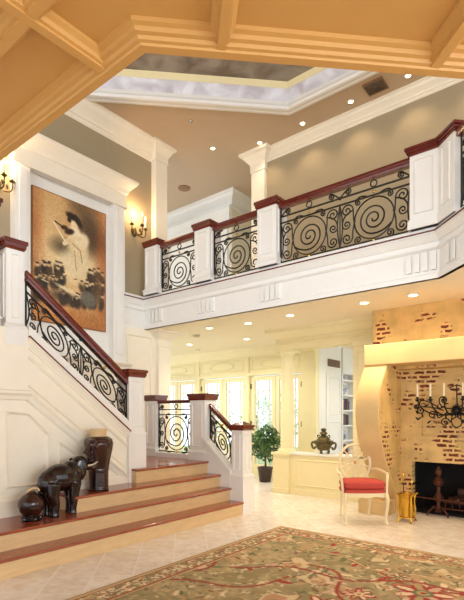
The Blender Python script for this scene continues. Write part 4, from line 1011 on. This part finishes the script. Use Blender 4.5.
band(0,.018,(150,110,70)); band(.018,.045,(196,170,122)); band(.045,.06,(164,84,60)); band(bw-.03,bw-.012,(164,88,62)); band(bw-.012,bw,(206,182,138))
RG = thing('area_rug','large olive wool rug with red vines, cream flowers and a floral border','rug',((RX0+RX1)/2,(RY0+RY1)/2,0))
grid_mesh('pile',R_.a,(RX0,RY0,.014),(RW,0,0),(0,RH,0),'rug',RG)
M['rugedge'] = mat('rug_binding', srgb(168,134,90), .95)
MB().box(RX0-.004,RX1+.004,RY0-.004,RY1+.004,.001,.0125).build('binding','rugedge',RG)

# painting
PW,PH = 74.,140.
A = Ras(280,150,PW,PH,(198,142,84))
base = vnoise(280,150,7,31)*.5+vnoise(280,150,22,32)*.3+vnoise(280,150,70,33)*.3
A.a += (base[...,None]-.55)*np.array([120,104,80])
def uv(px,py):
    u=(px-32)/74.; yt=186+27*u; yb=319.7+12.3*u; return (u*PW,(yb-py)/(yb-yt)*PH)
def E_(px,py,rx,ry,c,rot=0,soft=.4,al=1): x,y=uv(px,py); A.ell(x,y,rx,ry,c,rot,soft,al)
def Ln(P,w,c,al=1): A.line([uv(*p) for p in P],w,c,al)
E_(62,215,34,34,(206,176,122),0,.8,.45); E_(74,275,30,26,(226,206,156),0,.8,.75); E_(50,205,16,18,(200,160,104),0,.7,.5); E_(70,258,28,18,(234,216,170),0,.8,.85); E_(48,222,12,26,(218,186,132),0,.8,.7)
E_(86,222,13,24,(84,66,46),.2,.7,.85); E_(92,240,12,16,(70,52,36),0,.7,.8); E_(60,246,10,8,(60,46,30),0,.7,.7); E_(78,205,12,8,(110,88,58),0,.7,.6)
E_(36,225,5,40,(176,96,46),0,.8,.5); E_(102,270,6,60,(168,84,36),0,.8,.6); E_(70,325,40,16,(176,108,52),0,.8,.7)
# violinist: skirt, torso, arms, head, hair, violin and bow
E_(73,262,13,14,(226,206,164),0,.4,.8); E_(76,247,10,13,(226,202,156),.15,.25,1); E_(80,240,7,9,(236,216,176),-.3,.25,1)
E_(73,231,5,8,(240,222,186),.4,.3,1); E_(72,223,3.6,5,(236,210,170),.3,.25,1)
E_(70,216,6.5,3.6,(38,28,20),-.3,.3,1); E_(76,221,3,7,(40,30,20),.5,.3,1); E_(67,219,2,3,(44,30,20),0,.3,1)
Ln([(62,243),(70,236),(77,238)],4.2,(232,208,164)); E_(66,241,4.5,3,(222,196,150),.3,.3,1)
E_(67,231,5,3,(54,34,20),.5,.3,1); E_(62,227,3.4,2.4,(66,42,24),.4,.3,1); Ln([(53,221),(64,229)],1.6,(40,28,18)); Ln([(52,222),(57,231),(64,243)],1.4,(240,224,184))
Ln([(70,243),(78,250),(80,262)],1.2,(150,120,80),.7); Ln([(72,250),(74,270)],1.0,(160,130,88),.7)
rq = random.Random(8)
# crowd: faces and dark coats in rows
for k in range(90):
    x = rq.uniform(35,103); row = rq.choice((0,1,2)); y = 262+row*13+(x-32)*.16+rq.uniform(-3,3)+ (6 if 60<x<86 and row==0 else 0)
    if row==0 and 62<x<84: continue
    E_(x,y+6,2.8,5.5,rq.choice(((48,38,28),(60,46,32),(74,58,38),(40,32,24))),rq.uniform(-.3,.3),.4,.85)
    E_(x,y,1.6,2.1,rq.choice(((214,184,134),(196,160,108),(226,200,156))),0,.3,.9); E_(x,y-1.7,1.7,1.0,(46,32,22),0,.3,.85)
for k in range(14):
    x=rq.uniform(44,92); y=278+rq.uniform(-8,14)+(x-32)*.16
    Ln([(x,y),(x+rq.uniform(-7,7),y+rq.uniform(-3,6))],.9,rq.choice(((236,216,172),(50,36,24),(226,204,160))))
E_(62,298,15,6,(58,46,34),-.2,.5,.8); E_(64,289,11,2,(232,212,168),-.35,.4,.9); E_(87,299,9,9,(104,100,88),0,.2,.95); E_(97,292,4,14,(92,70,46),0,.4,.8); E_(97,276,2.6,3.2,(110,76,48),0,.3,.9)

A.a += (vnoise(280,150,120,44)[...,None]-.5)*26
ed = np.minimum(np.minimum(A.X,PW-A.X),np.minimum(A.Y,PH-A.Y)); A.put((ed<1.2)*.7,(120,72,38))
PT = thing('painting','large unframed sepia painting of a woman playing violin above a crowd','painting',(-6.36,3.95,2.755))
MB().box(-6.375,-6.345,3.325,4.577,2.755,4.68).build('stretcher','rugedge',PT)
grid_mesh('canvas',A.a,(-6.343,3.325,2.755),(0,1.252,0),(0,0,1.925),'canvas',PT)

# ------------------------------------------------------------------ daylight, fill lights, camera
W = bpy.data.worlds.new('World'); S.world = W; W.use_nodes = True
bg = W.node_tree.nodes['Background']; bg.inputs['Color'].default_value = (.86,.93,1,1); bg.inputs['Strength'].default_value = 1.8
def lamp(nm, kind, loc, rot, e, col, **kw):
    l = bpy.data.lights.new(nm,kind); l.energy = e; l.color = col
    for k,v in kw.items(): setattr(l,k,v)
    o = bpy.data.objects.new(nm,l); C.objects.link(o); o.location = loc; o.rotation_euler = rot; return o
lamp('sun','SUN',(0,20,10),(math.radians(-52),0,math.radians(-16)),2.2,(1,.97,.9),angle=math.radians(14))
# added ceiling lights that brighten the hall, the far room and the bookcase
def pl(x,y,z,e,col=(1,.78,.5),r=.15): lamp('ceiling_lamp','POINT',(x,y,z),(0,0,0),e,col,shadow_soft_size=r)
downlight(-8.0,6.6,6.30,'recessed ceiling light deep in the upstairs hall',40,150,(1,.93,.82))
downlight(-7.0,7.2,2.93,'recessed light in the lower ceiling nearest the french doors',70,160,(1,.93,.78))
downlight(-5.6,7.4,2.93,'recessed light in the lower ceiling over the ficus',60,160,(1,.93,.78))
downlight(-3.6,10.3,2.93,'recessed light in front of the built-in bookcase',45,150,(1,.97,.92))
lamp('window_daylight','AREA',(4.3,.8,1.9),(0,PI/2,0),170,(.93,.97,1),shape='RECTANGLE',size=2.2,size_y=3.2)  # three added area fills behind the camera; no windows are built there
lamp('window_daylight','AREA',(-2.2,-3.3,5.0),(PI/2,0,0),190,(.93,.97,1),shape='RECTANGLE',size=4.5,size_y=1.9)
lamp('window_daylight','AREA',(4.3,.6,5.0),(0,PI/2,0),110,(.93,.97,1),shape='RECTANGLE',size=1.8,size_y=3.5)
cam = bpy.data.cameras.new('Camera'); co = bpy.data.objects.new('Camera',cam); C.objects.link(co); S.camera = co
co.location = (0,0,1.4); co.rotation_euler = (PI/2,0,math.atan(373/462))
cam.sensor_fit = 'AUTO'; cam.sensor_width = 36; cam.lens = 462/600*36; cam.shift_y = (415-300)/600; cam.shift_x = 0; cam.clip_start = .05
S.view_settings.view_transform = 'Standard'; S.view_settings.look = 'None'; S.view_settings.gamma = 1; S.view_settings.use_curve_mapping = False
S.view_settings.exposure = .12
